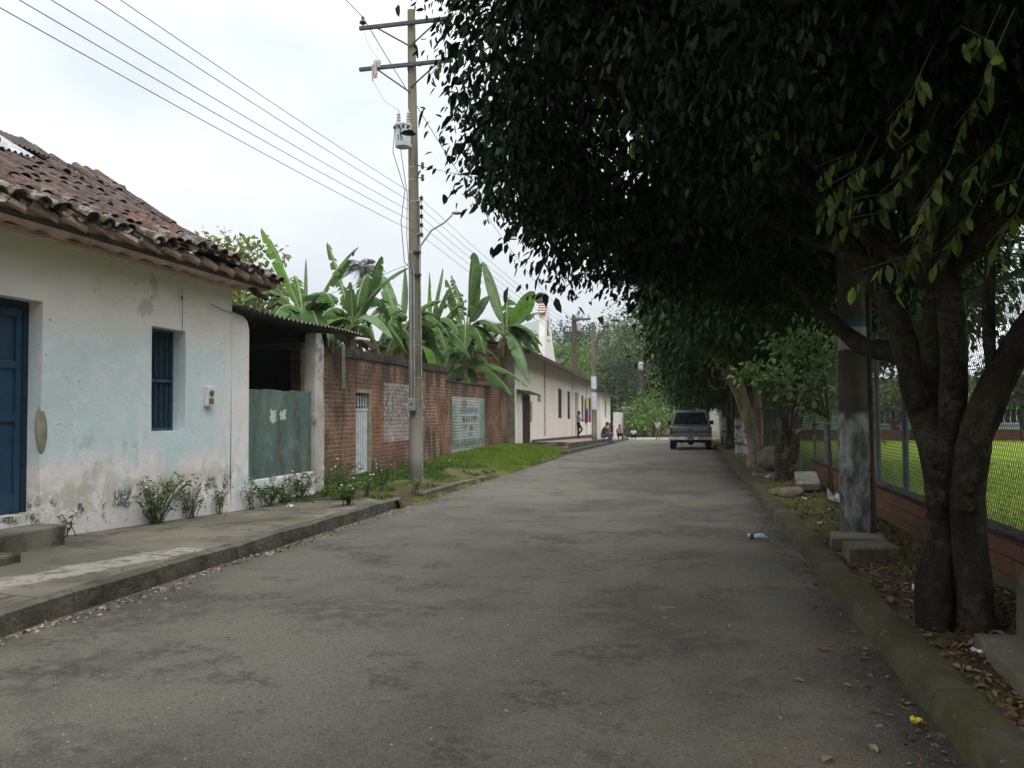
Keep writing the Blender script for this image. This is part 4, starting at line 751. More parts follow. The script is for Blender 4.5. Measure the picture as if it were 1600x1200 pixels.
mb=MB(); mb.lathe((-6.86,PY-.20,9.20),[(.03,0),(.04,.05),(.05,.1),(.04,.13),(.05,.2),(.04,.24),(.05,.3),(.03,.40)],10); mb.lathe((-6.92,PY-.22,9.13),[(.02,0),(.025,.36)],8); mb.lathe((-6.78,PY-.2,9.42),[(.045,0),(.05,.04),(.045,.08),(.05,.12),(.04,.17)],10); mb.build('fuse_cutout',M['porcelain'],up,True)
TX,TY=PX-.16,PY-.34
mb=MB(); mb.lathe((TX,TY,7.52),[(.165,0),(.175,.02),(.175,.46),(.19,.465),(.19,.50),(.12,.53)],20); mb.tube([(TX+.02,TY+.17,7.9),(PX-.04,PY-.08,7.9)],.03,6); mb.tube([(TX+.02,TY+.17,7.62),(PX-.04,PY-.08,7.62)],.03,6); tf=mb.build('transformer',M['xfmr'],up,True)
mb=MB(); 
for dx in (-.10,.13): mb.lathe((TX+dx,TY,8.03),[(.05,0),(.035,.03),(.055,.05),(.035,.08),(.055,.10),(.03,.13),(.05,.17),(.025,.2),(.045,.23),(.015,.27),(.01,.33)],12)
mb.build('bushing',M['porcelain'],tf,True)
mb=MB()
for a in (-2.4,-1.75,-1.2,-.6): mb.lathe((TX+.17*math.cos(a),TY+.17*math.sin(a),7.93),[(.035,0),(.035,.05)],8,(math.cos(a),math.sin(a),0))
mb.tube([(TX-.01,TY-.18,7.92),(TX+.02,TY-.20,7.86),(TX+.0,TY-.19,7.80)],.012,5); mb.lathe((TX+.155,TY-.09,7.84),[(.03,0),(.03,.05)],8,(.9,-.4,0)); mb.build('terminal',M['darksteel'],tf)
# rating painted on the tank
mb=MB()
def seg7(mb,ch,x0,z0,w_,h_):
    def P(x,z): a=x/.178; return (TX+.1785*math.sin(a),TY-.1785*math.cos(a),z)
    S={'1':[((.6,0),(.6,1)),((.6,1),(.3,.8))],'5':[((.9,1),(.15,1)),((.15,1),(.15,.55)),((.15,.55),(.6,.6)),((.6,.6),(.85,.4)),((.85,.4),(.8,.12)),((.8,.12),(.5,0)),((.5,0),(.1,.08))]}[ch]
    for (a,b),(c,d) in S: mb.tube([P(x0+a*w_,z0+b*h_),P(x0+c*w_,z0+d*h_)],.0085,5)
seg7(mb,'1',-.085,7.64,.06,.11); seg7(mb,'5',-.01,7.64,.065,.11); mb.build('rating_number',M['dark'],tf)
# secondary rack on the street side
RKX=PX+.17; INZ=[6.33,6.13,5.93,5.73,5.53]; INZ=[onY(659,v,PY-.1)[2] for v in (309,323,337,351,366)]
mb=MB(); mb.tube([(RKX,PY-.06,INZ[-1]-.08),(RKX,PY-.06,INZ[0]+.08)],.012,6); 
for z in (INZ[0]-.05,INZ[-1]+.02): mb.span((PX,PY-.08,z-.015),(RKX,PY-.04,z+.015))
rk=mb.build('insulator_rack',M['steel'],up)
for z in INZ:
    mb=MB(); mb.lathe((RKX,PY-.06,z-.04),[(.03,0),(.045,.02),(.028,.04),(.045,.06),(.03,.08)],10); mb.build('spool_insulator',M['darkporc'],rk,True)
for z in (7.15,6.88): mb=MB(); mb.tube([(PX+.05,PY-.1,z+.02),(PX+.2,PY-.1,z)],.012,5); mb.lathe((PX+.21,PY-.1,z-.07),[(.03,0),(.042,.05),(.03,.07),(.04,.12),(.02,.15)],8); mb.build('upper_spool',M['darkporc'],up,True)
for z in (7.14,6.86,6.36,5.22,4.66,3.9,3.15,2.42,1.7): 
    r=.15-.0062*z+.006; mb=MB(); mb.lathe((PX+.02-.009*z,PY,z),[(r,0),(r,.022)],16); mb.build('steel_band',M['steel'],up)
# street lamp arm
mb=MB(); a0=onY(657,428,PY-.05); mb.tube([(PX+.13,PY-.08,4.72),(PX+.14,PY-.08,5.35),onY(674,360,PY-.05),onY(694,348,PY-.05),(-5.12,PY-.05,6.02)],[.024,.024,.022,.02,.02],8); la=mb.build('lamp_arm',M['steel'],up,True)
mb=MB(); mb.blob((-5.0,PY-.05,6.06),(.15,.07,.045),3,2,.02); mb.build('lamp_head',M['steel'],la,True)
for z in (4.70,5.2): mb=MB(); mb.span((PX,PY-.16,z),(PX+.155,PY-.03,z+.04)); mb.build('arm_clamp',M['brown'],la)
# conduits, meter box, service drops
mb=MB(); mb.tube([(PX-.04,PY-.16,1.95),(PX-.05,PY-.15,4.85),(PX-.10,PY-.17,4.98),(PX-.13,PY-.2,4.92)],.017,7); mb.tube([(PX+.03,PY-.165,1.95),(PX+.02,PY-.15,4.78),(PX-.02,PY-.17,4.95),(PX-.06,PY-.2,4.9)],.017,7); mb.build('conduit',M['steel'],up,True)
mb=MB(); mb.tube([(PX+.165,PY-.03,.05),(PX+.15,PY-.03,2.6),(PX+.11,PY-.03,6.4)],.014,6); mb.build('ground_pipe',M['zinc'],up,True)
mb=MB(); mb.span((PX-.09,PY-.27,1.70),(PX+.08,PY-.15,1.97)); mtb=mb.build('meter_box',M['steel'],up,bevel=.008)
mb=MB(); mb.span((PX-.03,PY-.275,1.82),(PX+.01,PY-.271,1.86)); mb.build('box_window',M['black'],mtb)
mb=MB(); mb.tube([(TX-.17,TY-.05,7.95),(TX-.2,TY-.1,7.4),(PX-.17,PY-.2,6.6),(PX-.26,PY-.2,5.9),(PX-.2,PY-.16,5.0),(PX-.1,PY-.15,4.9)],.009,5); mb.build('drop_lead',M['wire'],up)
mb=MB(); mb.tube([(TX,TY-.19,7.5),(PX-.13,PY-.15,6.5),(PX-.15,PY-.14,5.6),(PX-.1,PY-.13,4.9)],.008,5); mb.build('drop_lead',M['wire'],up)
mb=MB(); mb.tube([(-6.9,PY-.2,9.1),(-6.6,PY-.3,8.6),(TX-.1,TY,8.36)],.004,4); mb.build('drop_lead',M['wire'],up)
mb=MB(); mb.tube([(-7.19,PY-.135,10.4),(-7.0,PY-.2,9.9),(-6.78,PY-.2,9.6)],.004,4); mb.build('drop_lead',M['wire'],up)
# low-voltage lines: from the pole behind the viewer, through the rack, on to the far lamp posts
tops=[(190,0),(150,0),(82,0),(32,0),(0,11)]
FARP=[(-5.25,46.0,5.9-.17*i) for i in range(5)]
def linefit(z1,t):
    # parabola through rack height and the surveyed span point
    p=onX(t[0],t[1],-5.85); y1=PY-.06; yb=-24.; zb=z1+.35
    A=np.array([[y1*y1,y1,1],[p[1]**2,p[1],1],[yb*yb,yb,1]]); return np.linalg.solve(A,np.array([z1,p[2],zb]))
words=['topmost','second from top','middle','second from bottom','lowest']
for i,z in enumerate(INZ):
    c=linefit(z,tops[i]); near=[(-5.84-.02,y,c[0]*y*y+c[1]*y+c[2]) for y in np.linspace(-24,PY-.06,40)]
    far=catenary((-5.84,PY-.06,z),FARP[i],.35,24)
    mb=MB(); mb.tube(near+[tuple(p) for p in far[1:]],.005,5); o=mb.build('power_line',M['wire']); tag(o,f'thin black power line, {words[i]} of the five on the tall pole','power line','low power lines along the street')
mb=MB(); mb.tube(catenary((-7.6,-26,10.9),(-7.19,PY-.135,10.66),.8)+catenary((-7.19,PY-.135,10.66),(-8.3,60,8.5),1.0)[1:],.010,5); tag(mb.build('power_line',M['wire']),'single high power line tied to the insulator on the upper crossarm','power line')
mb=MB(); mb.tube(catenary((PX-.12,PY-.15,4.95),(-11.5,15.5,3.4),.25),.006,4); tag(mb.build('service_cable',M['wire']),'thin service cable dropping from the tall pole into the banana plants','cable')
mb=MB(); mb.tube(catenary((PX+.21,PY-.1,7.13),(1.5,19,6.6),.3),.006,4); tag(mb.build('service_cable',M['wire']),'thin cable crossing the street from tall pole into the dark tree','cable')
# far poles
def lamppost(x,y,h,label,arm=True):
    o=thing('street_lamp',label,'street lamp',(x,y,gz(y)))
    mb=MB(); mb.tube([(x,y,gz(y)-.1),(x,y,gz(y)+h)],[.16,.10],10); mb.build('shaft',M['pole'],o,True)
    mb=MB(); mb.tube([(x+.05,y-.1,h-1.1+gz(y)),(x+.35,y-.1,h-.35+gz(y)),(x+.75,y-.1,h-.05+gz(y)),(x+1.1,y-.1,h+.05+gz(y))],.028,6); a=mb.build('lamp_arm',M['steel'],o,True)
    mb=MB(); mb.blob((x+1.25,y-.1,h+.08+gz(y)),(.3,.13,.08),2,2,.02); mb.build('lamp_head',M['darksteel'],a,True)
    mb=MB(); 
    for k in range(5): mb.lathe((x+.14,y-.1,5.85-.17*k),[(.03,0),(.045,.02),(.03,.06)],8)
    mb.build('insulator_rack',M['darkporc'],o); return o
lp=lamppost(-5.36,46.0,6.9,'concrete street lamp post beside the chapel porch, papers stuck on its shaft')
mb=MB(); mb.lathe((-5.36,46,1.85),[(.17,0),(.165,.95)],12); mb.lathe((-5.36,46,3.0),[(.158,0),(.15,.7)],12); mb.build('pasted_paper',M['xfmr'],lp,True)
tp=thing('tall_pole','dark wooden pole with short crossarm rising behind the chapel roof','utility pole',(-8.39,60,0))
mb=MB(); mb.tube([(-8.39,60,-.5),(-8.39,60,8.85)],[.22,.17],10); mb.build('shaft',M['timber'],tp,True)
mb=MB(); mb.span((-8.5,59.7,8.45),(-7.2,59.85,8.6)); mb.build('crossarm',M['darksteel'],tp)
mb=MB(); 
for k in range(3): insul(mb,(-8.2+k*.45,59.78,8.6),1.3)
mb.lathe((-8.0,59.7,7.7),[(.14,0),(.14,.55)],8); mb.build('insulator',M['porcelain'],tp)
p3=thing('transformer_pole','far concrete pole carrying a pale transformer at the bend of the street','utility pole',(-4.95,83,gz(83)))
mb=MB(); mb.tube([(-4.95,83,-1.5),(-4.95,83,7.1)],[.17,.12],10); mb.build('shaft',M['timber'],p3,True)
mb=MB(); mb.lathe((-4.95,82.7,5.9),[(.2,0),(.23,.05),(.23,.75),(.15,.85)],14); mb.build('transformer',M['zinc'],p3,True)
for i in range(5):
    mb=MB(); mb.tube(catenary(FARP[i],(-4.9,83,5.5-.33*i),.25,12),.012,4); mb.tube(catenary((-8.6,60,4.9-.33*i),(-4.9,83,5.4-.33*i),.12,10),.014,4); tag(mb.build('power_line',M['wire']),f'far thin line strung to the transformer pole, {words[i]} of five','power line','far lines at the bend of the street')
# ================================================================ banana plants behind the brick wall
def bez(a,c,b,t): return a*(1-t)**2+c*2*t*(1-t)+b*t*t
def banana_leaf(mb,rib,base,tip,lift,wd,tear,r,twist=0.,fold=.35,curl=0.):
    base=np.array(base);tip=np.array(tip); mid=(base+tip)/2+np.array([0,0,lift]); n=26; pts=[bez(base,mid,tip,t) for t in np.linspace(0,1,n+1)]
    L=sum(np.linalg.norm(b-a) for a,b in zip(pts,pts[1:]))
    t0=.16; rib.tube(pts,[.03*(1-i/n)**.7+.006 for i in range(n+1)],5)
    Tn=[nrmz((pts[min(i+1,n)]-pts[max(0,i-1)])[None])[0] for i in range(n+1)]
    h=np.array([tip[0]-base[0],tip[1]-base[1],0]); 
    if np.linalg.norm(h)<.15: h=np.array([r.uniform(-1,1),r.uniform(-1,1),0])
    side0=np.cross(h/np.linalg.norm(h),[0,0,1])
    def wid(t): x=(t-t0)/(1-t0); return wd*max(0,math.sin(PI*min(1,x**.8*.97+.03)))**.55*(1-.1*x) if x>0 else 0
    for sgn in (-1,1):
        i=int(t0*n); 
        while i<n:
            k=n-i if tear<=0 else max(1,min(n-i,int(r.expovariate(tear))+1)); ang=fold+r.uniform(-.1,.1)*(1+3*tear)+(r.uniform(0,.7) if r.random()<tear*.6 else 0); back=r.uniform(0,.12)*(tear>0)
            prev=None
            for q in range(i,i+k+1):
                t=q/n; T=Tn[q]; sd=side0-T*np.dot(side0,T); sd/=np.linalg.norm(sd); up=np.cross(sd,T); up=up/np.linalg.norm(up)
                tw=twist*(.3+t); s_=(sd*math.cos(tw)+up*math.sin(tw))*sgn; u_=np.cross(s_,T)*sgn
                if u_[2]<0 and abs(tw)<1: u_=-u_
                w_=wid(t)*(.25 if (q in(i+k,) and k<n-i and tear>0 and r.random()<.5) else 1)
                rip=1+.03*math.sin(q*2.1+sgn)
                p1=pts[q]+s_*w_*.5*math.cos(ang*.4)-u_*w_*.5*math.sin(ang*.4); p2=pts[q]+s_*w_*math.cos(ang)*rip-u_*w_*math.sin(ang)+T*back*w_
                cur=(mb.v(pts[q]),mb.v(p1),mb.v(p2))
                if prev: mb.f(prev[0],prev[1],cur[1],cur[0]); mb.f(prev[1],prev[2],cur[2],cur[1])
                prev=cur
            i+=k
def banana(label,crown_px,Y,leaves_,seed,lean=(0,0)):
    """leaves_: (tip px, tip py, depth offset, lift, half width, tear, twist, material)"""
    r=random.Random(seed); c=onY(*crown_px,Y); b=np.array([c[0]+lean[0],Y+lean[1],.2+gz(Y)])
    o=thing('banana_plant',label,'banana plant',b,'banana plants behind the brick wall')
    mb=MB(); mb.tube([b,b*.6+c*.4,b*.2+c*.8,c+np.array([0,0,.25])],[.17,.14,.10,.05],10,True,.06); mb.build('pseudostem',M['pseudo'],o,True)
    rib=MB(); groups={}
    for L in leaves_:
        px,py,dy,lift,wd,tear,tw,mt=L; wd*=1.12*Y/(Y*.5+10.5); tear=max(tear,.14) if dy<.8 and lift>.3 else tear; tip=onY(px,py,Y+dy); m_=groups.setdefault(mt,MB()); banana_leaf(m_,rib,c+np.array([r.uniform(-.05,.05),r.uniform(-.05,.05),r.uniform(-.1,.12)]),tip,lift,wd,tear,r,tw,r.uniform(.25,.5))
    for k in range(7):
        a=r.uniform(0,6.28); m_=groups.setdefault('ban',MB()); banana_leaf(m_,rib,c,c+np.array([math.cos(a)*1.7-.2,math.sin(a)*1.4+.2,r.uniform(-1.0,.4)]),1.0+r.uniform(0,.5),.42,.36,r)
    for mt,m_ in groups.items(): m_.build({'ban':'leaf_blade','banbright':'fresh_leaf','bangrey':'pale_leaf'}[mt],M[mt],o,True,fixn=False)
    rib.build('leaf_rib',M['rib'],o,True)
    n=14; P=np.array([c]*n)+rng.normal(size=(n,3))*.08-np.array([0,0,.2]); D=rng.normal(size=(n,3))*.5+np.array([0,0,-1.]); leaves('dry_leaf',P,D,rng.normal(size=(n,3)),rng.uniform(.4,1.0,n),rng.uniform(.08,.2,n),M['dryleaf'],o)
    return o
B='ban';F_='banbright';G='bangrey'
banana('banana plant with one tall upright leaf, rising over the carport roof',(477,512),18.6,[(408,356,-.3,.35,.24,0,.5,F_),(352,398,.2,.75,.26,.1,0,G),(452,512,-.9,.9,.27,.05,0,G),(478,404,.1,.05,.05,0,0,G),(560,386,.6,.55,.24,.5,0,B),(460,430,.9,.5,.2,.6,0,B),(530,470,-.5,.5,.22,.3,0,B),(418,470,.5,.7,.24,.4,0,B),(500,545,-.4,.6,.16,.2,0,G)],1)
banana('banana plant with broad leaf hanging over the carport edge',(553,512),20.6,[(492,520,-1.1,.85,.30,.12,0,F_),(597,400,.2,.25,.26,.15,.4,B),(511,378,.9,.3,.16,.8,0,B),(575,428,.7,.6,.25,.3,0,B),(614,530,-.7,.75,.27,.12,0,G),(548,440,-.2,.2,.2,.1,.6,B),(536,520,-.6,.3,.2,.2,0,B),(640,418,.4,.55,.22,.2,0,G),(470,560,-.4,.8,.2,.3,0,G),(596,560,-.2,.6,.2,.5,0,B)],2)
banana('banana plant half hidden directly behind the tall pole',(628,520),24.6,[(632,416,.3,.2,.17,0,.8,G),(560,512,-.7,.8,.27,.15,0,G),(585,470,.2,.6,.26,.4,0,B),(600,565,-.6,.55,.24,.5,0,B),(690,470,.3,.6,.22,.4,0,B),(590,420,.7,.4,.2,.3,.5,G),(650,560,-.2,.6,.2,.3,0,B)],3)
banana('banana plant with bright leaves hanging just right of the pole',(668,540),27.2,[(671,424,.2,.1,.2,.05,.9,F_),(692,418,.6,.25,.19,.1,.5,G),(664,488,-.7,.9,.30,0,0,F_),(684,600,-.8,.95,.24,.05,0,F_),(640,500,-.5,.5,.22,.3,0,G),(730,468,.2,.5,.24,.5,0,B),(630,560,-.4,.6,.2,.4,0,B),(700,452,.5,.4,.25,.3,.3,B),(707,500,-.3,.5,.22,.2,0,G)],4)
banana('tall banana plant with ragged broad leaves, highest of the clump',(728,520),30.6,[(741,394,.2,.15,.36,.28,1.1,B),(752,408,.9,.3,.33,.15,.9,B),(697,436,-.1,.5,.28,.6,0,B),(765,462,-.5,.65,.24,.1,0,G),(690,472,-.4,.6,.26,.35,0,G),(705,430,.8,.3,.18,.9,.4,B),(772,530,.3,.75,.3,.4,0,B),(676,520,.2,.7,.27,.5,0,B),(740,560,-.5,.55,.25,.6,0,B),(700,560,-.3,.6,.25,.5,0,B)],5)
banana('leaning banana plant nearest the white bell gable',(790,520),32.8,[(834,455,-.2,.1,.34,.04,.7,F_),(754,408,.3,.2,.20,0,.9,G),(792,464,.5,.3,.34,.55,.5,B),(850,488,.3,.5,.25,.6,0,G),(822,515,-.6,.6,.26,.2,0,B),(722,570,-.8,.9,.32,.2,0,B),(828,600,-1.2,.9,.28,.12,0,G),(835,530,.7,.8,.2,.4,0,B)],6,(-.9,.6))
banana('low banana plant drooping over the wall end by the brown gate',(722,572),31.2,[(738,622,-1.0,.7,.30,.25,0,B),(800,618,-1.2,.9,.32,.3,0,B),(826,606,-1.1,.95,.22,.7,0,B),(690,610,-.6,.6,.26,.6,0,B),(700,540,.3,.5,.28,.5,0,B),(755,545,.1,.4,.28,.4,0,B),(640,545,-.5,.7,.25,.3,0,G)],7)
banana('banana plant deep behind the brick wall, between carport roof and tall pole',(590,545),25.5,[(560,470,.2,.4,.28,.3,0,B),(625,480,.4,.4,.28,.3,0,B),(545,560,-.3,.6,.26,.3,0,B),(640,560,-.3,.6,.28,.2,0,G)],8)
banana('banana plant deep behind the wall, right after the tall pole',(690,560),33.0,[(660,500,.2,.4,.3,.3,0,B),(720,490,.4,.4,.3,.4,0,B),(650,590,-.3,.6,.3,.3,0,B),(735,590,-.5,.6,.3,.3,0,B)],9)
banana('low banana plant right behind the carport roof',(505,545),22.0,[(470,490,.2,.4,.28,.3,0,B),(535,490,.4,.5,.28,.3,0,G),(450,540,-.2,.6,.28,.3,0,B),(560,570,-.4,.6,.28,.2,0,B),(520,460,.2,.3,.26,.1,.4,B)],10)
# ---------------------------------------------------------------- palms
def palm(label,px,py,Y,rad,nf,seed,name='coconut_palm'):
    r=random.Random(seed); c=onY(px,py,Y); base=np.array([c[0]+.5,Y,gz(Y)]); o=thing(name,label,'palm tree',base,None)
    mb=MB(); mb.tube([base,base*.5+c*.5+np.array([.2,0,0]),c],[.2,.15,.12],8); mb.build('trunk',M['timber'],o,True)
    P=[];D=[];U=[];L=[]
    for f in range(nf):
        a=r.uniform(0,6.28); el=r.uniform(-.35,1.25); d=np.array([math.cos(a)*math.cos(el),math.sin(a)*math.cos(el),math.sin(el)]); n=22; side=np.array([-math.sin(a),math.cos(a),0])
        for i in range(n):
            t=(i+2)/n; p=c+d*rad*t-np.array([0,0,rad*.55*t*t]); tg=d-np.array([0,0,1.1*t])
            for s in (-1,1): P.append(p); D.append(tg*.55+side*s*.8+np.array([0,0,-.35])); U.append(np.array([0,0,1.])); L.append(rad*.34*(1.1-abs(t-.5)))
    L=np.array(L); leaves('crown',np.array(P),np.array(D),np.array(U),L,L*.11,M['palmleaf'],o,False); return o
palm('grey-green coconut palm whose crown shows above the banana leaves',565,418,60,1.9,30,1); palm('smaller coconut palm crown low beside the tall pole',606,478,60,1.5,22,2); palm('coconut palm partly hidden left among banana leaves',492,478,55,1.8,22,3)
# ---------------------------------------------------------------- trees
def tree(name,label,base,blobs,ncl,per,spread,L,wr,mat,trunkpts,tr,bark='bark',cat='tree',group=None,six=False,pale=0.,limbs=6,down=.3,shell=.45,seed=0,filt=None):
    o=thing(name,label,cat,base,group); r=random.Random(seed)
    mb=MB(); mb.tube(trunkpts,tr,10,True,.06)
    top=Vector(trunkpts[-1])
    for k in range(limbs):
        b=blobs[k%len(blobs)]; q=Vector(b[0])+Vector([r.uniform(-.5,.5)*b[1][i] for i in range(3)]); st=Vector(trunkpts[-2]).lerp(top,r.random()); md=st.lerp(q,.5)+Vector((0,0,.12*(q-st).length)); mb.tube([st,md,q],[tr[-1]*.6,tr[-1]*.4,tr[-1]*.12],6)
    mb.build('trunk',M[bark],o,True)
    crown('crown',blobs,ncl,per,spread,L,wr,mat,o,shell,down,.5,six,pale,filt); return o
def far_tree(name,label,px,py,Y,w,h,mat,seed,lob=5,dens=1.,base_py=None,group=None,L=None,bark='bark'):
    """crown centre seen at px,py; w,h in metres"""
    r=random.Random(seed); c=onY(px,py,Y); bl=[((c[0],Y,c[2]),(w*.36,w*.36,h*.42))]
    for k in range(lob): a=2*PI*k/lob+r.random(); bl.append(((c[0]+math.cos(a)*w*.3,Y+math.sin(a)*w*.3,c[2]+r.uniform(-.35,.35)*h),(w*.24*r.uniform(.7,1.2),w*.24,h*.24*r.uniform(.7,1.2))))
    b=(c[0]+r.uniform(-.3,.3),Y,gz(Y)-.2); L=L or max(.16,Y*.0042); area=w*h; n=int(area*40*dens/(L/.25)**2*.45)
    return tree(name,label,b,bl,max(40,n),7,L*.9,L,.5,M[mat],[b,(b[0]+.1,Y,(b[2]+c[2])/2),(c[0],Y,c[2])],[w*.035+.06,w*.028+.04,w*.015+.03],bark,group=group,seed=seed,shell=.55)
far_tree('papaya_tree','yellow-green papaya tree peeping over the house roof ridge end',352,412,24,3.2,1.6,'leafyel',1,L=.22,dens=1.5)
far_tree('papaya_tree','leafy tree with yellow flowers seen under the house eave',398,466,21,2.4,1.5,'leafyel',2,L=.2,dens=1.6)
far_tree('dark_round_tree','dark green tree just right of the white bell gable',880,535,95,7,6,'leafblue',3)
far_tree('leafy_tree','bright green tree low behind the chapel roof',878,566,80,7,5,'leafgreen',4)
far_tree('leafy_tree','pale green tree between banana leaves and bell gable',815,548,75,6.5,4.4,'leafgreen',5)
far_tree('leafy_tree','pale green treetop left of the bell gable, behind leaning banana',790,562,85,6,4,'leafolive',6)
def conifer(label,px,top,Y,w,seed):
    r=random.Random(seed); c=onY(px,top,Y); b=(c[0],Y,gz(Y)-.3); o=thing('tall_conifer',label,'tree',b,'tall dark conifers at the bend of the street'); H=c[2]-b[2]
    mb=MB(); mb.tube([b,(c[0],Y,c[2])],[.3,.07],8); bl=[]
    for k in range(11):
        z=b[2]+H*(.35+.62*k/10); a=r.uniform(0,6.28); d=w*(.25+.75*(1-k/11))*r.uniform(.5,1.05); e=(c[0]+math.cos(a)*d*.6,Y+math.sin(a)*d*.6,z); mb.tube([(c[0],Y,z-.5),e],[.07,.03],5); bl.append((e,(d*.45+.3,d*.45+.3,.5+.25*r.random())))
    mb.build('trunk',M['bark'],o,True); crown('crown',bl,420,6,.4,.45,.35,M['leafblue'],o,.7,.1,.6,False)
for i,(px,top,Y,w,lb) in enumerate([(905,512,100,3.2,'left of the grey street lamp'),(921,508,98,2.6,'directly behind the grey street lamp'),(950,500,96,3.6,'tallest, right of the grey street lamp'),(968,512,105,3.4,'last before the big dark crowns')]): conifer('dark feathery conifer, '+lb,px,top,Y,w,i)
for i,(px,py,Y,w,h,mt,lb) in enumerate([(915,572,88,9,5.5,'leafolive','olive green tree behind the far end of the chapel roof'),(950,565,92,9,8,'leafolive','broad olive tree behind the grey street lamp'),(985,560,90,8,10,'leafolive','tall olive tree left of the transformer pole'),(1000,520,86,6,6,'leafolive','thin yellowish tree top against sky beside the dark crowns'),(1030,590,96,10,10,'leafgreen','big green tree closing the end of the street'),(975,632,84,6.6,4.2,'leafB','dense dark bushy tree above the seated people'),(1010,640,82,5.5,5,'leafgreen','bright green bush tree behind the seated child'),(1045,632,88,6,6,'leafgreen','bright leafy tree left of the parked truck'),(1062,600,100,8,8,'leafolive','olive tree above the parked truck'),(1090,645,92,6,5,'leafgreen','green bush seen over the truck roof'),(1020,655,79,4,2.6,'leafgreen','low bright shrub behind the standing person'),(995,655,80,3.2,4,'leafolive','dark leafy shrub beside the transformer pole')]): far_tree('leafy_tree',lb,px,py,Y,w,h,mt,20+i,group='trees at the end of the street')
# ---------------------------------------------------------------- weeds with white flowers
def weed(label,base,h,w,nst,nl,nfl,seed,group='flowering weeds along the left wall',L=.05):
    r=random.Random(seed); base=np.array(base); o=thing('flowering_weed',label,'weed',base,group); mb=MB(); P=[];D=[];tips=[]
    for k in range(nst):
        a=r.uniform(0,6.28); d=w*r.uniform(.2,1); e=base+np.array([math.cos(a)*d*.7,math.sin(a)*d,h*r.uniform(.55,1.05)]); m_=base*.5+e*.5+np.array([0,0,.08]); b0=base+np.array([r.uniform(-.05,.05),r.uniform(-.1,.1),-.02]); mb.tube([b0,m_,e],[.006,.004,.002],4); tips.append(e)
        for i in range(nl):
            t=r.uniform(.25,1.02); p=bez(b0,m_,e,t) if t<1 else e; P.append(p+np.array([r.gauss(0,.025) for _ in range(3)])); D.append([r.gauss(0,1),r.gauss(0,1),r.uniform(-.3,.8)])
    mb.build('stem',M['stem'],o); P=np.array(P);D=np.array(D); l=rng.uniform(.6,1.4,len(P))*L; leaves('foliage',P,D,rng.normal(size=P.shape)*.4+np.array([0,0,1.]),l,l*.5,M['weed'],o)
    if nfl:
        mb=MB()
        for k in range(nfl): mb.blob(tips[k%nst]+np.array([r.gauss(0,.03),r.gauss(0,.03),.02]),(.022,.022,.014),k,1,.2)
        mb.build('flower',M['petal'],o)
for i,(px,py,h,w,ns,nl,nf,lb) in enumerate([(243,800,.66,.72,30,20,8,'largest white-flowered weed at the foot of the white house wall'),(108,815,.28,.12,4,8,1,'tiny weed beside the end of the doorstep'),(300,800,.5,.4,14,12,4,'thin weed right of the largest one under the window'),(345,800,.42,.2,9,11,0,'slender weed near the house corner'),(392,800,.35,.2,7,10,1,'small weed at the house corner by the green gate'),(420,797,.5,.5,24,18,5,'leafy weed in front of the green gate, left half'),(470,790,.5,.5,24,18,5,'leafy weed in front of the green gate, right half'),(445,795,.3,.4,16,12,2,'low weed between the two gate weeds'),(540,775,.7,.6,30,20,9,'bushy flowering weed by the bare post and brick wall'),(545,785,.4,.5,22,16,5,'spreading low weed beside the concrete block'),(600,757,.55,.35,12,12,5,'flowering weed below the white metal door'),(515,770,.3,.2,7,10,2,'small weed hugging the concrete block'),(648,765,.3,.3,9,12,0,'dark weed at the foot of the tall pole'),(575,770,.4,.35,12,12,2,'weed on the dirt in front of white metal door'),(690,735,.28,.35,9,10,1,'weed on the bank right of the tall pole')]):
    p=onX(px,700,-6.9) if px<500 else onZ(px,py,.18); p[2]=swz(p[0],p[1]) if px<500 else bankz(p[0],p[1]); weed(lb,p,h,w,ns,nl,nf,i)
# grass on the bank and thin ground cover
def blades(name,P,h,mat,wd=.012,lean=.35):
    n=len(P); D=rng.normal(size=(n,3))*lean+np.array([0,0,1.]); l=h*rng.uniform(.5,1.3,n); o=leaves(name,P,D,rng.normal(size=(n,3)),l,np.full(n,wd)*rng.uniform(.7,1.4,n),mat,None,False,None,.3); return stuff(o)
n=46000; X=rng.uniform(-7.55,-4.75,n); Yv=rng.uniform(20,36,n)
dens=np.clip((Yv-21.5)/4,0.0,1)*np.clip((X+7.75)*3,0,1)*np.where((Yv>31.5)&(X>-7.2),np.clip((35.0-Yv)/1.5,0,1),1); edge=np.array([(.15*wnoise(x,y,1.5)) for x,y in zip(X,Yv)]); k=(rng.random(n)<dens)&(X<-4.95+edge)
P=np.stack([X[k],Yv[k],np.array([bankz(max(x,-7.7),y) if x<-4.98 else gz(y) for x,y in zip(X[k],Yv[k])])],1); blades('bank_grass',P,.13,M['grass'],.016)
n=22000; X=rng.uniform(-7.5,-5.2,n); Yv=rng.uniform(13.2,25,n); wv=np.array([wnoise(x,y,1.4,5) for x,y in zip(X,Yv)]); k=wv+.5*(X<-6.4)+.25*(Yv>17.5)>.28
P=np.stack([X[k],Yv[k],np.array([bankz(x,y) if y>13.6 else swz(x,y) for x,y in zip(X[k],Yv[k])])],1); n=len(P); D=rng.normal(size=(n,3))*.8+np.array([0,0,.7]); l=rng.uniform(.03,.09,n); stuff(leaves('ground_cover',P,D,rng.normal(size=(n,3)),l,l*.5,M['weed'],None))
n=5000; X=rng.uniform(1.5,2.4,n); Yv=rng.uniform(8,60,n); wv=np.array([wnoise(x,y,1.1,9) for x,y in zip(X,Yv)]); k=wv+.5*(Yv>22)>.15
P=np.stack([X[k],Yv[k],np.array([vz(x,y) for x,y in zip(X[k],Yv[k])])],1); blades('verge_grass',P,.07,M['grass'],.012,.6)
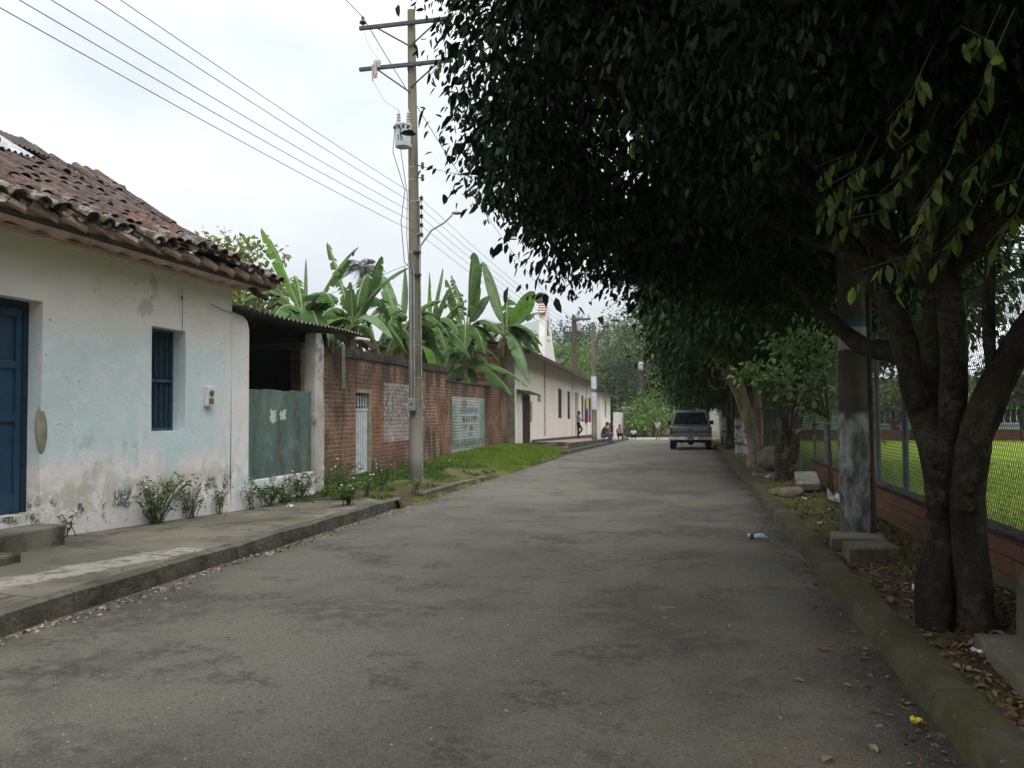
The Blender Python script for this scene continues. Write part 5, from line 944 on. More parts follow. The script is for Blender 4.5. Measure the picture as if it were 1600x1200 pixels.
# ================================================================ parked truck
tk=thing('parked_truck','grey-green pickup truck with covered bed parked by the right kerb, seen from behind','truck',(-.10,39.0,gz(40)))
tk.rotation_euler=(0,0,R(0.)); TO=Vector(tk.location)
def W(p): return Vector(p)+TO
side=[]
def arch(yc,r=.44,z0=.42):
    return [(yc-r*math.cos(a),z0+ r*math.sin(a)) for a in np.linspace(0,PI,11)]
prof=[(0.05,.50),(.0,.62),(.0,1.02),(.04,1.08)]+[(3.9,1.10),(4.1,1.08),(5.15,1.0),(5.3,.9),(5.32,.5),(5.2,.42)]+[p for p in reversed(arch(4.35))]+[p for p in reversed(arch(1.15))]+[(.3,.44)]
prof=[(0.05,.48),(.0,.60),(.0,1.0),(.03,1.09),(3.9,1.11),(4.1,1.09),(5.15,1.0),(5.3,.9),(5.32,.5),(5.2,.42)]
prof+=[(4.35+.44*math.cos(a),.42+.44*math.sin(a)) for a in np.linspace(0,PI,11)]+[(1.15+.44*math.cos(a),.42+.44*math.sin(a)) for a in np.linspace(0,PI,11)]+[(.3,.44)]
bm=bmesh.new(); vo=[bm.verts.new((-.97,y,z)) for y,z in prof]; f=bm.faces.new(vo); r_=bmesh.ops.extrude_face_region(bm,geom=[f]); nv=[v for v in r_['geom'] if isinstance(v,bmesh.types.BMVert)]; bmesh.ops.translate(bm,verts=nv,vec=(1.94,0,0))
for v in bm.verts:
    if v.co.z>1.0: v.co.x*=.965
    if v.co.z<.5: v.co.x*=.98
bm.verts.index_update(); mb=MB(); mb.V=[tuple(W(v.co)) for v in bm.verts]; mb.F=[tuple(v.index for v in q.verts) for q in bm.faces]; mb.I=[0]*len(mb.F); bm.free()
body=mb.build('body',M['car'],tk,True,bevel=.035)
# cabin and bed cover
mb=MB(); st=[(.06,.90,1.08,.90),(.16,.90,1.10,.87)]
sec=[(.05,.925,1.06,.93,1.07),(.30,.74,1.79,.92,1.10),(.55,.73,1.83,.92,1.10),(2.9,.73,1.84,.92,1.10),(3.3,.72,1.80,.92,1.10),(4.0,.9,1.12,.92,1.09)]
rings=[]
for y,wt,zt,wb,zb in sec: rings.append([mb.v(W(p)) for p in ((-wb,y,zb-.02),(-(wt*.35+wb*.65),y,zb+(zt-zb)*.35),(-wt,y,zt-.07 if zt>1.2 else zt-.005),(-wt+.1,y,zt),(wt-.1,y,zt),(wt,y,zt-.07 if zt>1.2 else zt-.005),((wt*.35+wb*.65),y,zb+(zt-zb)*.35),(wb,y,zb-.02))])
for a,b in zip(rings,rings[1:]):
    for k in range(7): mb.f(a[k],a[k+1],b[k+1],b[k])
mb.f(*rings[0][::-1]); mb.f(*rings[-1]); mb.build('canopy_cover',M['car'],tk,True)
mb=MB(); 
def rw(x,z,o=0): 
    t=(z-1.07)/(1.79-1.07); y=.05+.25*t; return W((x,y-.012-o,z))
mb.prism([rw(-.78,1.19),rw(.78,1.19),rw(.63,1.72),rw(-.63,1.72)],(0,0,0),(0,.02,0)); mb.build('rear_window',M['glass'],tk)
mb=MB(); mb.prism([rw(-.87,1.08,.005),rw(.87,1.08,.005),rw(.84,1.17,.005),rw(-.84,1.17,.005)],(0,0,0),(0,.02,0)); mb.build('window_sill_band',M['darksteel'],tk)
for s in (-1,1):
    mb=MB()
    for y0,y1 in ((.45,1.7),(1.8,2.55),(2.65,3.3)):
        def sp_(y,z): t=(z-1.10)/(1.83-1.10); return W((s*(.925-.19*t+.004),y,z))
        mb.prism([sp_(y0,1.17),sp_(y1,1.17),sp_(y1-.02-.1*(y0>2.6),1.7),sp_(y0+.08*(y0<1),1.7)],(0,0,0),(-s*.02,0,0))
    mb.build('side_window',M['glass'],tk)
    mb=MB(); mb.span(W((s*.80,-.035,.78)),W((s*.955,.06,1.06))); mb.build('tail_light',M['lamp_red'],tk,bevel=.01)
    mb=MB(); mb.span(W((s*.86,3.35,1.13)),W((s*1.12,3.43,1.33))); mb.tube([W((s*.9,3.5,1.15)),W((s*1.0,3.42,1.2))],.02,6); mb.build('door_mirror',M['black'],tk,bevel=.02)
    for y in (1.15,4.35):
        c=W((s*.83,y,.375)); mb=MB(); mb.lathe(c-Vector((s*.13,0,0)),[(.24,0),(.34,.0),(.375,.03),(.375,.23),(.34,.26),(.24,.26)],24,(s,0,0)); wl=mb.build('wheel',M['black'],tk,True)
        mb=MB(); mb.lathe(c+Vector((s*.06,0,0)),[(.235,0),(.235,.055),(.2,.04),(.08,.03),(.06,.07)],18,(s,0,0)); mb.build('rim',M['hubcap'],wl,True)
mb=MB(); mb.span(W((-.79,-.028,.66)),W((.79,.02,1.055))); tg=mb.build('tailgate',M['car'],tk,bevel=.012)
mb=MB(); mb.span(W((-.78,-.036,.80)),W((.78,-.02,.885))); mb.build('trim_strip',M['darksteel'],tg)
mb=MB(); mb.span(W((-.07,-.045,.91)),W((.07,-.025,.96))); mb.build('handle',M['black'],tg)
bp_=MB(); bp_.prism([W((-.98,.06,.46)),W((-.96,-.10,.47)),W((-.35,-.15,.47)),(W((-.30,-.15,.50))),W((.30,-.15,.50)),W((.35,-.15,.47)),W((.96,-.10,.47)),W((.98,.06,.46))],(0,0,0),(0,0,.15)); bmp=bp_.build('bumper',M['chrome'],tk,bevel=.015)
mb=MB(); mb.span(W((-.16,-.162,.50)),W((.16,-.152,.61))); mb.build('licence_plate',M['plate'],bmp)
mb=MB(); mb.span(W((-.8,-.155,.615)),W((.8,-.02,.63))); mb.build('step_pad',M['black'],bmp)
mb=MB(); mb.span(W((-.72,.05,.34)),W((.72,5.0,.50))); mb.lathe(W((0,1.15,.36)),[(.05,-.14),(.15,-.1),(.17,0),(.15,.1),(.05,.14)],12,(0,1,0)); mb.tube([W((-.8,1.15,.37)),W((.8,1.15,.37))],.05,8); mb.span(W((-.05,-.16,.36)),W((.05,.3,.44))); mb.tube([W((.5,.6,.33)),W((.52,.0,.34))],.035,8); mb.tube([W((-.42,.1,.33)),W((-.40,.5,.3))],.03,8); mb.build('underbody',M['black'],tk)
# ================================================================ people
def limb_pts(): pass
SK=plain('skin_brown',(.20,.105,.065),.6,.3,bump=None,var=.15); HAIR=plain('black_hair',(.012,.010,.009),.6,.3,bump=None); SHOE=plain('dark_shoe',(.03,.025,.02),.6,.3,bump=None)
def person(label,loc,rz,J,shirt,trousers,scale=1.,sleeves='short',group=None,hair=HAIR,shortlegs=False):
    """J: joints in the person's own frame, x right, y forward, z up (metres)"""
    o=thing('person',label,'person',loc,group); o.rotation_euler=(0,0,rz); o.scale=(scale,)*3
    V=[];E=[];RR=[];Mi=[]
    def add(p,r,m,par=None):
        V.append(p);RR.append(r);Mi.append(m); i=len(V)-1
        if par is not None: E.append((par,i))
        return i
    lerp=lambda a,b,t: tuple(a[k]+(b[k]-a[k])*t for k in range(3))
    pe=add(J['pelvis'],(.15,.12),1); wa=add(lerp(J['pelvis'],J['chest'],.45),(.145,.11),0,pe); ct=add(J['chest'],(.165,.125),0,wa); nk=add(J['neck'],(.058,.058),2,ct); hd=add(lerp(J['neck'],J['head'],.6),(.06,.06),2,nk)
    for s in ('l','r'):
        sh_,el,wr=J['sh_'+s],J['el_'+s],J['wr_'+s]; a=add(sh_,(.066,.066),0,ct); b=add(lerp(sh_,el,.55),(.052,.052),0,a); c=add(el,(.042,.042),0 if sleeves=='long' else 2,b); d=add(lerp(el,wr,.5),(.038,.038),0 if sleeves=='long' else 2,c); e=add(wr,(.028,.028),2,d)
        hip,kn,an,to=J['hip_'+s],J['kn_'+s],J['an_'+s],J['to_'+s]; a=add(hip,(.092,.092),1,pe); b=add(lerp(hip,kn,.5),(.08,.08),1,a); c=add(kn,(.06,.06),1,b); d=add(lerp(kn,an,.45),(.055,.055),2 if shortlegs else 1,c); e=add(an,(.042,.042),2 if shortlegs else 1,d); add(to,(.034,.03),3,e)
    me=bpy.data.meshes.new('sk'); me.from_pydata(V,E,[]); so_=bpy.data.objects.new('sk',me); COL.objects.link(so_)
    sm=so_.modifiers.new('s','SKIN'); 
    for i,v in enumerate(me.skin_vertices[0].data): v.radius=RR[i]; v.use_root=(i==0)
    so_.modifiers.new('u','SUBSURF').levels=1
    dg=bpy.context.evaluated_depsgraph_get(); m2=bpy.data.meshes.new_from_object(so_.evaluated_get(dg)); bpy.data.objects.remove(so_); bpy.data.meshes.remove(me)
    mb=MB(); VV=np.array(V)
    mids=[]; 
    for a,b in E: 
        for t in (0.,.35,.7,1.): mids.append((lerp(V[a],V[b],t),Mi[b] if t>.2 else Mi[a]))
    mp=np.array([m_[0] for m_ in mids]); mm_=[m_[1] for m_ in mids]
    for v in m2.vertices: mb.v(v.co)
    for p in m2.polygons:
        c=np.array(p.center); mb.cur=mm_[int(np.argmin(((mp-c)**2).sum(1)))]; mb.f(*p.vertices)
    mb.cur=2; h=np.array(J['head']); fw=np.array(J.get('face',(0,1,0)),float); fw/=np.linalg.norm(fw); rt=np.cross(fw,[0,0,1]); rt/=np.linalg.norm(rt); upv=np.cross(rt,fw)
    off=len(mb.V); mb.blob((0,0,0),(.077,.095,.118),0,3,0)
    for i in range(off,len(mb.V)):
        x,y,z=mb.V[i]
        if y>0: y*=(1-.18*max(0,-z/.118)); y+=.022*math.exp(-((x/.014)**2+((z+.015)/.03)**2)) -.008*math.exp(-(((abs(x)-.03)/.014)**2+((z-.012)/.014)**2))+.006*math.exp(-((x/.025)**2+((z+.055)/.01)**2))
        x*=(1-.22*max(0,-z/.118)); mb.V[i]=tuple(h+rt*x+fw*y+upv*z)
    for s in (-1,1): mb.blob(tuple(h+rt*s*.08-fw*.005),(.014,.022,.032),1,1,0)
    for s in ('l','r'):
        el,wr=np.array(J['el_'+s]),np.array(J['wr_'+s]); d=(wr-el)/np.linalg.norm(wr-el); x_=np.cross(d,[0,0,1.]); x_=x_/max(1e-6,np.linalg.norm(x_)); q=np.cross(x_,d)
        mb.tube([wr,wr+d*.05,wr+d*.095],[.026,.036,.032],8)
        for k in range(4):
            b=wr+d*.09+x_*(k-1.5)*.018; ln=(.065,.078,.074,.058)[k]; mb.tube([b,b+d*ln*.5-q*.008,b+d*ln*.85-q*.03],[.009,.0085,.006],5)
        sx=1 if s=='l' else -1; mb.tube([wr+d*.03+x_*.028*sx,wr+d*.065+x_*.055*sx,wr+d*.10+x_*.05*sx-q*.01],[.012,.010,.007],5)
    mb.build('body',[shirt,trousers,SK,SHOE],o,True) if False else None
    ob=link('body',np.array(mb.V)+np.array(o.location),mb.F,[shirt,trousers,SK,SHOE],o,True,mb.I)
    bm=bmesh.new(); bmesh.ops.create_icosphere(bm,subdivisions=3,radius=1); hv=MB()
    keep=[v for v in bm.verts]; 
    for v in bm.verts:
        x,y,z=v.co; hv.v(tuple(h+rt*x*.086+fw*(y*.104-.008)+upv*(z*.126+.004)+np.array(o.location)))
    for f_ in bm.faces:
        c=f_.calc_center_median()
        if c.z>.45 or (c.y<.15 and c.z>-.35): hv.f(*[v.index for v in f_.verts])
    bm.free(); hb=hv.build('hair',hair,o,True)
    return o
def stand(lean=0,**k):
    J=dict(pelvis=(0,0,.95),chest=(0,.02,1.28),neck=(0,.02,1.46),head=(0,.05,1.60),sh_l=(-.18,.0,1.40),sh_r=(.18,.0,1.40),el_l=(-.23,-.03,1.13),el_r=(.23,-.03,1.13),wr_l=(-.24,.08,.90),wr_r=(.24,.08,.90),hip_l=(-.09,0,.90),hip_r=(.09,0,.90),kn_l=(-.11,.03,.49),kn_r=(.11,.03,.49),an_l=(-.11,-.02,.08),an_r=(.11,-.02,.08),to_l=(-.13,.14,.035),to_r=(.13,.14,.035)); J.update(k); return J
def sit(seat=.30,fwd=.32,hunch=.22,**k):
    z=seat+.09; J=dict(pelvis=(0,0,z),chest=(0,hunch*.7,z+.36),neck=(0,hunch,z+.53),head=(0,hunch+.09,z+.67),face=(0,1,-.25),sh_l=(-.18,hunch*.9,z+.47),sh_r=(.18,hunch*.9,z+.47),el_l=(-.24,hunch+.08,z+.20),el_r=(.24,hunch+.08,z+.20),wr_l=(-.08,fwd+.14,z+.16),wr_r=(.08,fwd+.14,z+.16),hip_l=(-.09,.04,z-.01),hip_r=(.09,.04,z-.01),kn_l=(-.15,fwd+.06,z+.10+(.42-min(seat,.42))*.35),kn_r=(.15,fwd+.06,z+.10+(.42-min(seat,.42))*.35),an_l=(-.14,fwd+.05,.08),an_r=(.14,fwd+.05,.08),to_l=(-.15,fwd+.22,.035),to_r=(.15,fwd+.22,.035)); J.update(k); return J
cl=lambda nme,c: plain(nme,c,.9,.1,bump=None,var=.2,sc=12)
JEAN=cl('blue_denim',(.075,.115,.19)); DGREY=cl('dark_grey_shirt',(.05,.05,.052)); GREYS=cl('grey_shirt',(.14,.14,.145)); WHITE=cl('white_shirt',(.70,.70,.70)); BLACKP=cl('black_trousers',(.014,.014,.017)); PALE=cl('pale_shirt',(.46,.47,.46)); KHAKI=cl('khaki_trousers',(.15,.125,.09)); PINKS=cl('pink_shirt',(.42,.27,.27)); LAV=cl('striped_pale_shirt',(.42,.42,.48)); RED=cl('red_shirt',(.22,.02,.02))
p=(-7.12,53.2,pz(53,.335)); person('person in pale shirt and black trousers leaning in the chapel doorway, arms folded',(-7.2,53.0,pz(53,.40)),R(-70),stand(el_l=(-.22,.12,1.16),el_r=(.22,.12,1.16),wr_l=(.04,.26,1.14),wr_r=(-.04,.27,1.19),kn_r=(.10,.22,.56),an_r=(.08,-.05,.22),to_r=(.08,.08,.14)),LAV,BLACKP,1.03,'long')
person('heavy seated person in dark grey shirt and blue jeans, forearms on the knees',(-5.42,50.2,gz(50)+.02),R(-95),sit(.30,.36,.24),DGREY,JEAN,1.12)
person('seated person in grey shirt, half hidden behind the heavy one in jeans',(-5.35,51.0,gz(50)+.02),R(-95),sit(.30,.34,.32),GREYS,JEAN,1.08)
person('seated person in pink top and black trousers before the white wall',(-5.25,60.5,gz(60)+.02),R(-160),sit(.30,.34,.14),PINKS,BLACKP,1.0)
person('small seated person in white shirt and black trousers beside the gate pillar',(-4.45,64.0,gz(64)+.02),R(-175),sit(.24,.30,.12),WHITE,BLACKP,.86)
person('standing person in pale shirt and khaki trousers at the end of the street',(-2.65,65.2,gz(65)),R(165),stand(wr_r=(.12,.16,.98)),PALE,KHAKI,.93)
mb=MB(); mb.blob((-5.05,62.4,gz(62)+.14),(.16,.16,.2),3,2,.2); tag(mb.build('sack',M['mossstone']),'lumpy brown sack on the ground beside the white gate pillar','sack')
# ================================================================ fence and low brick wall on the right
FX=2.5
lb=thing('low_brick_wall','low brick wall with mossy ledge carrying the chain-link fence','wall',(FX+.08,17,.1))
mb=MB()
def lbz(y): return gz(y)
for a,b in zip(frange(3,18.6,1.3),frange(3,18.6,1.3)[1:]):
    mb.quad((FX,a,-.05+lbz(a)),(FX,b,-.05+lbz(b)),(FX,b,.57),(FX,a,.57)); mb.quad((FX+.15,a,-.05),(FX+.15,a,.57),(FX+.15,b,.57),(FX+.15,b,-.05))
mb.quad((FX,18.6,-.05),(FX+.15,18.6,-.05),(FX+.15,18.6,.57),(FX,18.6,.57)); mb.quad((FX,3,.57),(FX,18.6,.57),(FX+.15,18.6,.57),(FX+.15,3,.57)); mb.quad((FX,3,-.05),(FX,3,.57),(FX+.15,3,.57),(FX+.15,3,-.05)); mb.build('masonry',M['lowbrick'],lb,fixn=False)
mb=MB(); mb.span((FX-.03,3,.572),(FX+.17,18.6,.61)); mb.build('ledge',M['mould'],lb,bevel=.008)
mb=MB()
for yk in (16.55,14.35): mb.span((FX-.012,yk,0),(FX+.0,yk+.03,.57))
mb.build('joint_strip',M['dark'],lb)
fn=thing('chain_link_fence','dark grey chain-link fence on steel posts between the verge and the bright pitch','fence',(FX+.08,20,.6))
FT=2.75
POSTS=[8.75,11.07,12.62,14.2,15.75,17.3,18.9,21.5,24,26.5,29,31.5,34,36.5,39,42,45,48]
for yk in POSTS:
    mb=MB(); mb.tube([(FX+.075,yk,(.55 if yk<18.7 else gz(yk)-.05)),(FX+.075,yk,FT)],.038 if yk<18 else .03,8); mb.build('post',M['fencepost'],fn,True)
mb=MB(); mb.tube([(FX+.075,3.5,FT-.03),(FX+.075,48,FT-.03)],.022,6); mb.build('top_rail',M['fencepost'],fn)
def meshpanel(P,u0,u1,v0,v1,w=.05,h=.085,r=.0018):
    """straight woven wires, each a thin three-sided rod"""
    V=[];F=[]; k=w/h; H=v1-v0
    for s in (1,-1):
        u=u0-H*k if s>0 else u0
        end=u1 if s>0 else u1+H*k
        while u<end:
            a0,b0=u,v0; a1,b1=u+s*H*k,v1
            if a1>u1: b1=v0+(u1-a0)/(s*k) ; a1=u1
            if a1<u0: b1=v0+(u0-a0)/(s*k); a1=u0
            if a0<u0: b0=v0+(u0-a0)/(s*k); a0=u0
            if a0>u1: b0=v0+(u1-a0)/(s*k); a0=u1
            if b1-b0>.01:
                n=len(V); o=.003*s
                for (a,b) in ((a0,b0),(a1,b1)): V+= [P(a-r,b,o-r),P(a+r,b,o-r),P(a,b,o+r)]
                F+=[(n,n+1,n+4,n+3),(n+1,n+2,n+5,n+4),(n+2,n,n+3,n+5)]
            u+=w
    return V,F
pp=[4.0]+POSTS
for a,b in zip(pp,pp[1:]):
    far=a>18; V,F=meshpanel(lambda u,v,d:(FX+.075+d,u,v),a,b,.61 if a<18.7 else .1,FT-.05,.05 if not far else .075,.085 if not far else .12,.0018 if not far else .0022)
    link('wire_mesh',np.array(V),F,M['chain'],fn,fixn=False)
# small open gate frame standing across the verge
gg=thing('mesh_gate','small open steel gate with diagonal wire mesh on a concrete sill','gate',(1.7,20.2,.15))
mb=MB(); 
for x in (1.42,2.42): mb.tube([(x,20.2,.1),(x,20.2,1.72)],.03,8)
for z in (.2,1.70): mb.tube([(1.42,20.2,z),(2.42,20.2,z)],.022,6)
mb.build('frame',M['fencepost'],gg)
V,F=meshpanel(lambda u,v,d:(u,20.2+d,v),1.44,2.40,.22,1.69,.06,.07,.0028); link('wire_mesh',np.array(V),F,M['chain'],gg,fixn=False)
mb=MB(); mb.span((1.36,20.0,.02),(2.3,20.5,.19)); mb.build('sill',M['conc'],gg,bevel=.02)
# ---------------------------------------------------------------- concrete street post with pipe
sp0=thing('street_post','stout concrete post with flaking white paint and a steel pipe up its side','utility pole',(1.86,10.42,.15))
mb=MB(); mb.tube([(1.86,10.42,-.05),(1.86,10.42,1.2),(1.87,10.42,2.6),(1.88,10.42,7.5)],[.175,.172,.165,.14],16,True); mb.build('shaft',M['spole'],sp0,True)
mb=MB(); mb.tube([(2.05,10.36,.1),(2.05,10.36,1.2),(2.045,10.36,5)],.026,8); mb.build('pipe',M['zincdark'],sp0,True)
def slab(label,pts,th,mat,cat='concrete slab',name='concrete_slab',group=None):
    top=[Vector(p) for p in pts]; c=sum(top,Vector((0,0,0)))/len(top); mb=MB(); mb.prism([tuple(p) for p in top],(0,0,0),(0,0,-th)); return tag(mb.build(name,mat,None,bevel=.018),label,cat,group)
slab('mossy concrete footing slab right at the base of the stout street post',[(1.45,9.55,.235),(2.02,9.55,.23),(2.08,10.05,.235),(1.52,10.1,.24)],.16,M['slab'])
slab('thick mossy concrete slab in front of the footing slab by the street post',[(1.50,8.78,.245),(2.02,8.95,.245),(1.98,9.40,.25),(1.52,9.30,.25)],.2,M['slab'])
slab('tilted concrete slab resting on the dirt beyond the street post',[(1.86,16.0,.30),(2.28,16.05,.30),(2.32,16.9,.47),(1.92,16.95,.46)],.13,M['conc'])
slab('long grey concrete slab set into the leaf litter at the foot of the nearest tree',[(1.66,4.75,.20),(2.45,4.4,.215),(2.45,5.75,.215),(1.72,5.78,.20)],.17,M['slab'])
mb=MB(); mb.prism([(2.05,5.86,.05),(2.33,5.86,.05),(2.31,5.86,.52),(2.19,5.86,.56),(2.07,5.86,.51)],(0,0,0),(0,.22,0)); tag(mb.build('stub_post',M['slab'],None,bevel=.02),'short worn concrete stub post beside the nearest tree trunk','post')
mb=MB(); mb.blob((1.98,22.0,.42),(.36,.36,.34),5,3,.12); tag(mb.build('boulder',M['mossstone'],None,True),'big rounded boulder behind the mesh gate','boulder')
mb=MB(); mb.blob((1.72,15.6,.16),(.22,.24,.12),8,3,.2); tag(mb.build('rock',M['mossstone'],None,True),'low mossy rock next to the tilted concrete slab','rock')
mb=MB(); mb.blob((1.52,15.9,.14),(.2,.2,.1),9,3,.25); tag(mb.build('rock',M['dirt'],None,True),'dark earthy stone by the kerb beside the mossy rock','rock')
# ---------------------------------------------------------------- litter
bo=thing('plastic_bottle','crushed clear plastic bottle lying on the road near the right kerb','bottle',(.76,10.98,0))
mb=MB(); mb.tube([(.66,11.0,.035),(.70,11.0,.036),(.75,10.99,.03),(.82,10.97,.038),(.86,10.96,.034),(.885,10.955,.03),(.905,10.95,.03)],[.028,.036,.03,.037,.032,.014,.014],10,True,.12); mb.build('body',M['plastic'],bo)
mb=MB(); mb.tube([(.70,11.0,.036),(.745,10.99,.032)],[.038,.034],10); mb.build('paper_band',M['darksteel'],bo)
def scrap(label,p,s,mat,seed,cat='paper scrap',name='paper_scrap'):
    mb=MB(); r=random.Random(seed); K=5; G=[[mb.v(p[0]+(i-2)*s/4+r.uniform(-.2,.2)*s/4,p[1]+(j-2)*s/4,p[2]+abs(r.gauss(0,.22))*s) for i in range(K)] for j in range(K)]
    for j in range(K-1):
        for i in range(K-1): mb.f(G[j][i],G[j][i+1],G[j+1][i+1],G[j+1][i])
    o=mb.build(name,mat,None,fixn=False); tag(o,label,cat)
scrap('crumpled white paper beside the foot of the nearest tree, road side',(1.80,7.35,.14),.12,M['paper'],1); scrap('small white paper behind the nearest tree, fence side',(2.06,6.75,.14),.09,M['paper'],2); scrap('pale bluish plastic bag lying by the low brick wall beyond the street post',(2.30,14.4,.14),.34,M['plastic'],3,'plastic bag','plastic_bag'); scrap('teal plastic scrap touching the white street post',(2.02,13.2,.13),.12,M['bluegreen'],4,'plastic scrap','plastic_scrap'); scrap('white scrap on mossy ground in front of the tilted slab',(1.85,14.9,.13),.08,M['paper'],5); scrap('tiny white scrap near the kerb beyond the footing slab',(1.62,11.6,.13),.06,M['paper'],6); scrap('white scrap in the leaf litter close to the long grey slab',(1.68,5.6,.13),.06,M['paper'],7); scrap('white scrap beneath the open mesh gate',(1.62,19.4,.16),.09,M['paper'],8); scrap('grey paper scrap on the sidewalk by the green gate weeds',(-6.3,12.2,.16),.1,M['paper'],9)
fl=thing('yellow_flower','crumpled bright yellow flower fallen on the dark road near the right kerb','flower',(1.10,4.66,0))
mb=MB()
for k in range(6): a=k*1.05; mb.blob((1.10+.018*math.cos(a),4.66+.018*math.sin(a),.014),(.016,.012,.012),k,1,.3)
mb.build('petal',plain('yellow_petal',(.75,.55,.04),.7,.2,bump=None),fl,True)
def roadleaf(px,py,s,mat,lab,grp=None):
    p=onZ(px,py,.012); a=random.uniform(0,6.28); P=np.array([[p[0],p[1],.014+roadz(p[0],p[1])]]); o=leaves('fallen_leaf',P,np.array([[math.cos(a),math.sin(a),.1]]),np.array([[0,0,1.]]),np.array([s]),np.array([s*.42]),mat,None); tag(o,lab,'leaf',grp)
roadleaf(1272,1010,.10,M['litter'],'brown-yellow curled leaf lying alone mid-road near the right kerb'); roadleaf(1285,1184,.10,M['roadleaf'],'green-yellow leaf at the bottom edge of the road'); roadleaf(1358,1156,.09,M['roadleaf'],'dull green leaf left of the yellow flower'); roadleaf(1240,1058,.07,M['roadleaf'],'pale curled leaf between the brown leaf and the road centre')
for q in ((793,1112),(905,933),(958,873),(990,908),(1033,965),(715,932),(722,968),(1112,945),(1160,912),(1315,1065),(1216,1113),(1010,820),(886,822),(1150,800)): roadleaf(*q,random.uniform(.045,.07),M['roadleaf'],'small yellowish fallen leaf lying on the open asphalt','small fallen leaves scattered on the asphalt')
n=14000; X=rng.uniform(1.48,2.46,n); Yv=4+rng.random(n)**1.6*40; wv=np.array([wnoise(x,y,1.6,2) for x,y in zip(X,Yv)]); k=wv+.8-.05*np.maximum(0,Yv-9)>rng.random(n)*.8-.25; X,Yv=X[k],Yv[k]
P=np.stack([X,Yv,np.array([vz(x,y) for x,y in zip(X,Yv)])+.016],1); n=len(P); D=rng.normal(size=(n,3))*np.array([1,1,.35]); l=rng.uniform(.02,.075,n); stuff(leaves('leaf_litter',P,D,rng.normal(size=(n,3))*.35+np.array([0,0,1.]),l,l*.42,M['litter'],None))
n=1500; Yv=3+rng.random(n)**1.3*16; X=-4.98+np.abs(rng.normal(size=n))*.10*(1+.5*np.sin(Yv*2.1)); P=np.stack([X,Yv,np.array([roadz(x,y) for x,y in zip(X,Yv)])+.008],1); D=rng.normal(size=(n,3))*np.array([1,1,.4]); l=rng.uniform(.012,.05,n); stuff(leaves('gutter_litter',P,D,rng.normal(size=(n,3))*.4+np.array([0,0,1.]),l,l*.6,M['chip'],None))
n=900; Yv=3+rng.random(n)**1.4*30; X=1.16-np.abs(rng.normal(size=n))*.14; P=np.stack([X,Yv,np.array([roadz(x,y) for x,y in zip(X,Yv)])+.008],1); D=rng.normal(size=(n,3))*np.array([1,1,.3]); l=rng.uniform(.015,.05,n); stuff(leaves('kerbside_litter',P,D,rng.normal(size=(n,3))*.3+np.array([0,0,1.]),l,l*.5,M['litter'],None))
n=2600; Yv=2.5+rng.random(n)**1.5*22; X=rng.uniform(-4.8,1.1,n); P=np.stack([X,Yv,np.array([roadz(x,y) for x,y in zip(X,Yv)])+.004],1); D=rng.normal(size=(n,3))*np.array([1,1,.3]); l=rng.uniform(.006,.018,n); stuff(leaves('road_grit',P,D,rng.normal(size=(n,3))*.3+np.array([0,0,1.]),l,l*.8,M['chip'],None))
n=26000; X=2.75+rng.random(n)**1.4*9; Yv=5+rng.random(n)**1.2*22; P=np.stack([X,Yv,np.full(n,.118)],1); blades('pitch_grass_blades',P,.07,M['grass'],.014,.5)
# ================================================================ beyond the pitch
bb=thing('blue_building','long pale blue building with barred windows beyond the green pitch','building',(14,50,.1))
BYY=49.0
wins=[(9.6,13.2),(15.0,17.4),(20.5,24),(3.4,5.6),(27,31)]
xs=sorted({1.5,34.0,*[a for w_ in wins for a in w_]})
mb=wall_holes(MB(),lambda u,v,d:(u,BYY+d,v),xs,[-.2,.98,1.72,2.0],lambda u,v:.98<v<1.72 and any(a<u<b for a,b in wins),.25,0); mb.build('wall',M['blue'],bb,fixn=False)
for a,b in wins:
    mb=MB(); mb.span((a,BYY+.2,.98),(b,BYY+.24,1.72)); wq=mb.build('window',M['glass'],bb)
    mb=MB(); x=a+.15
    while x<b: mb.span((x,BYY+.05,.98),(x+.05,BYY+.09,1.72)); x+=.3
    mb.span((a,BYY-.06,.88),(b,BYY+.04,.96)); mb.build('window_grille',M['whitepaint'],wq)
mb=MB(); mb.prism([(1,BYY-.25,1.95),(1,BYY-.25,2.03),(1,BYY+4,3.05),(1,BYY+8,1.98),(1,BYY+8,1.9),(1,BYY+4,2.97)],(0,0,0),(34,0,0)); mb.build('roof',M['rooftile'],bb,fixn=False)
rw_=thing('red_brick_wall','low red brick wall along the far side of the pitch','wall',(14,47,.1))
n=NB('red_block'); a,f=n.brick((.33,.105,.055),(.24,.08,.05),(.13,.09,.07),w=.45,h=.18,ms=.015,swap=(0,2,1)); MRB=n.done(a,.9,.1)
mb=MB(); mb.span((1.5,47.0,-.1),(34,47.2,.66)); mb.build('masonry',MRB,rw_)
mb=MB()
for x in (4.2,7.6,11.2,14.7,18.2,21.8,25): mb.span((x,46.93,-.1),(x+.3,46.995,.70))
mb.build('pier',M['dark'],rw_)
gp=thing('goal_post','slim white goal post at the far edge of the pitch','post',(17.6,45.8,.1)); mb=MB(); mb.tube([(17.6,45.8,.0),(17.6,45.8,.95)],.05,8); mb.build('shaft',M['white'],gp)
hl=thing('metal_roofed_hall','large hall with pale grey metal roof behind the blue building','building',(16,70,0))
mb=MB(); corrug(mb,lambda u,v,h:(u,66+v,4.15+v*.38+h),0,44,0,14,.8,.05,1,4,.05); mb.build('roof',M['hallroof'],hl,fixn=False)
mb=MB(); mb.span((0,65.95,3.9),(44,66.05,4.1)); mb.build('fascia',M['darksteel'],hl)
for x in range(1,44,6):
    mb=MB(); mb.span((x,66.1,0),(x+.3,66.4,3.9)); mb.build('column',M['darksteel'],hl)
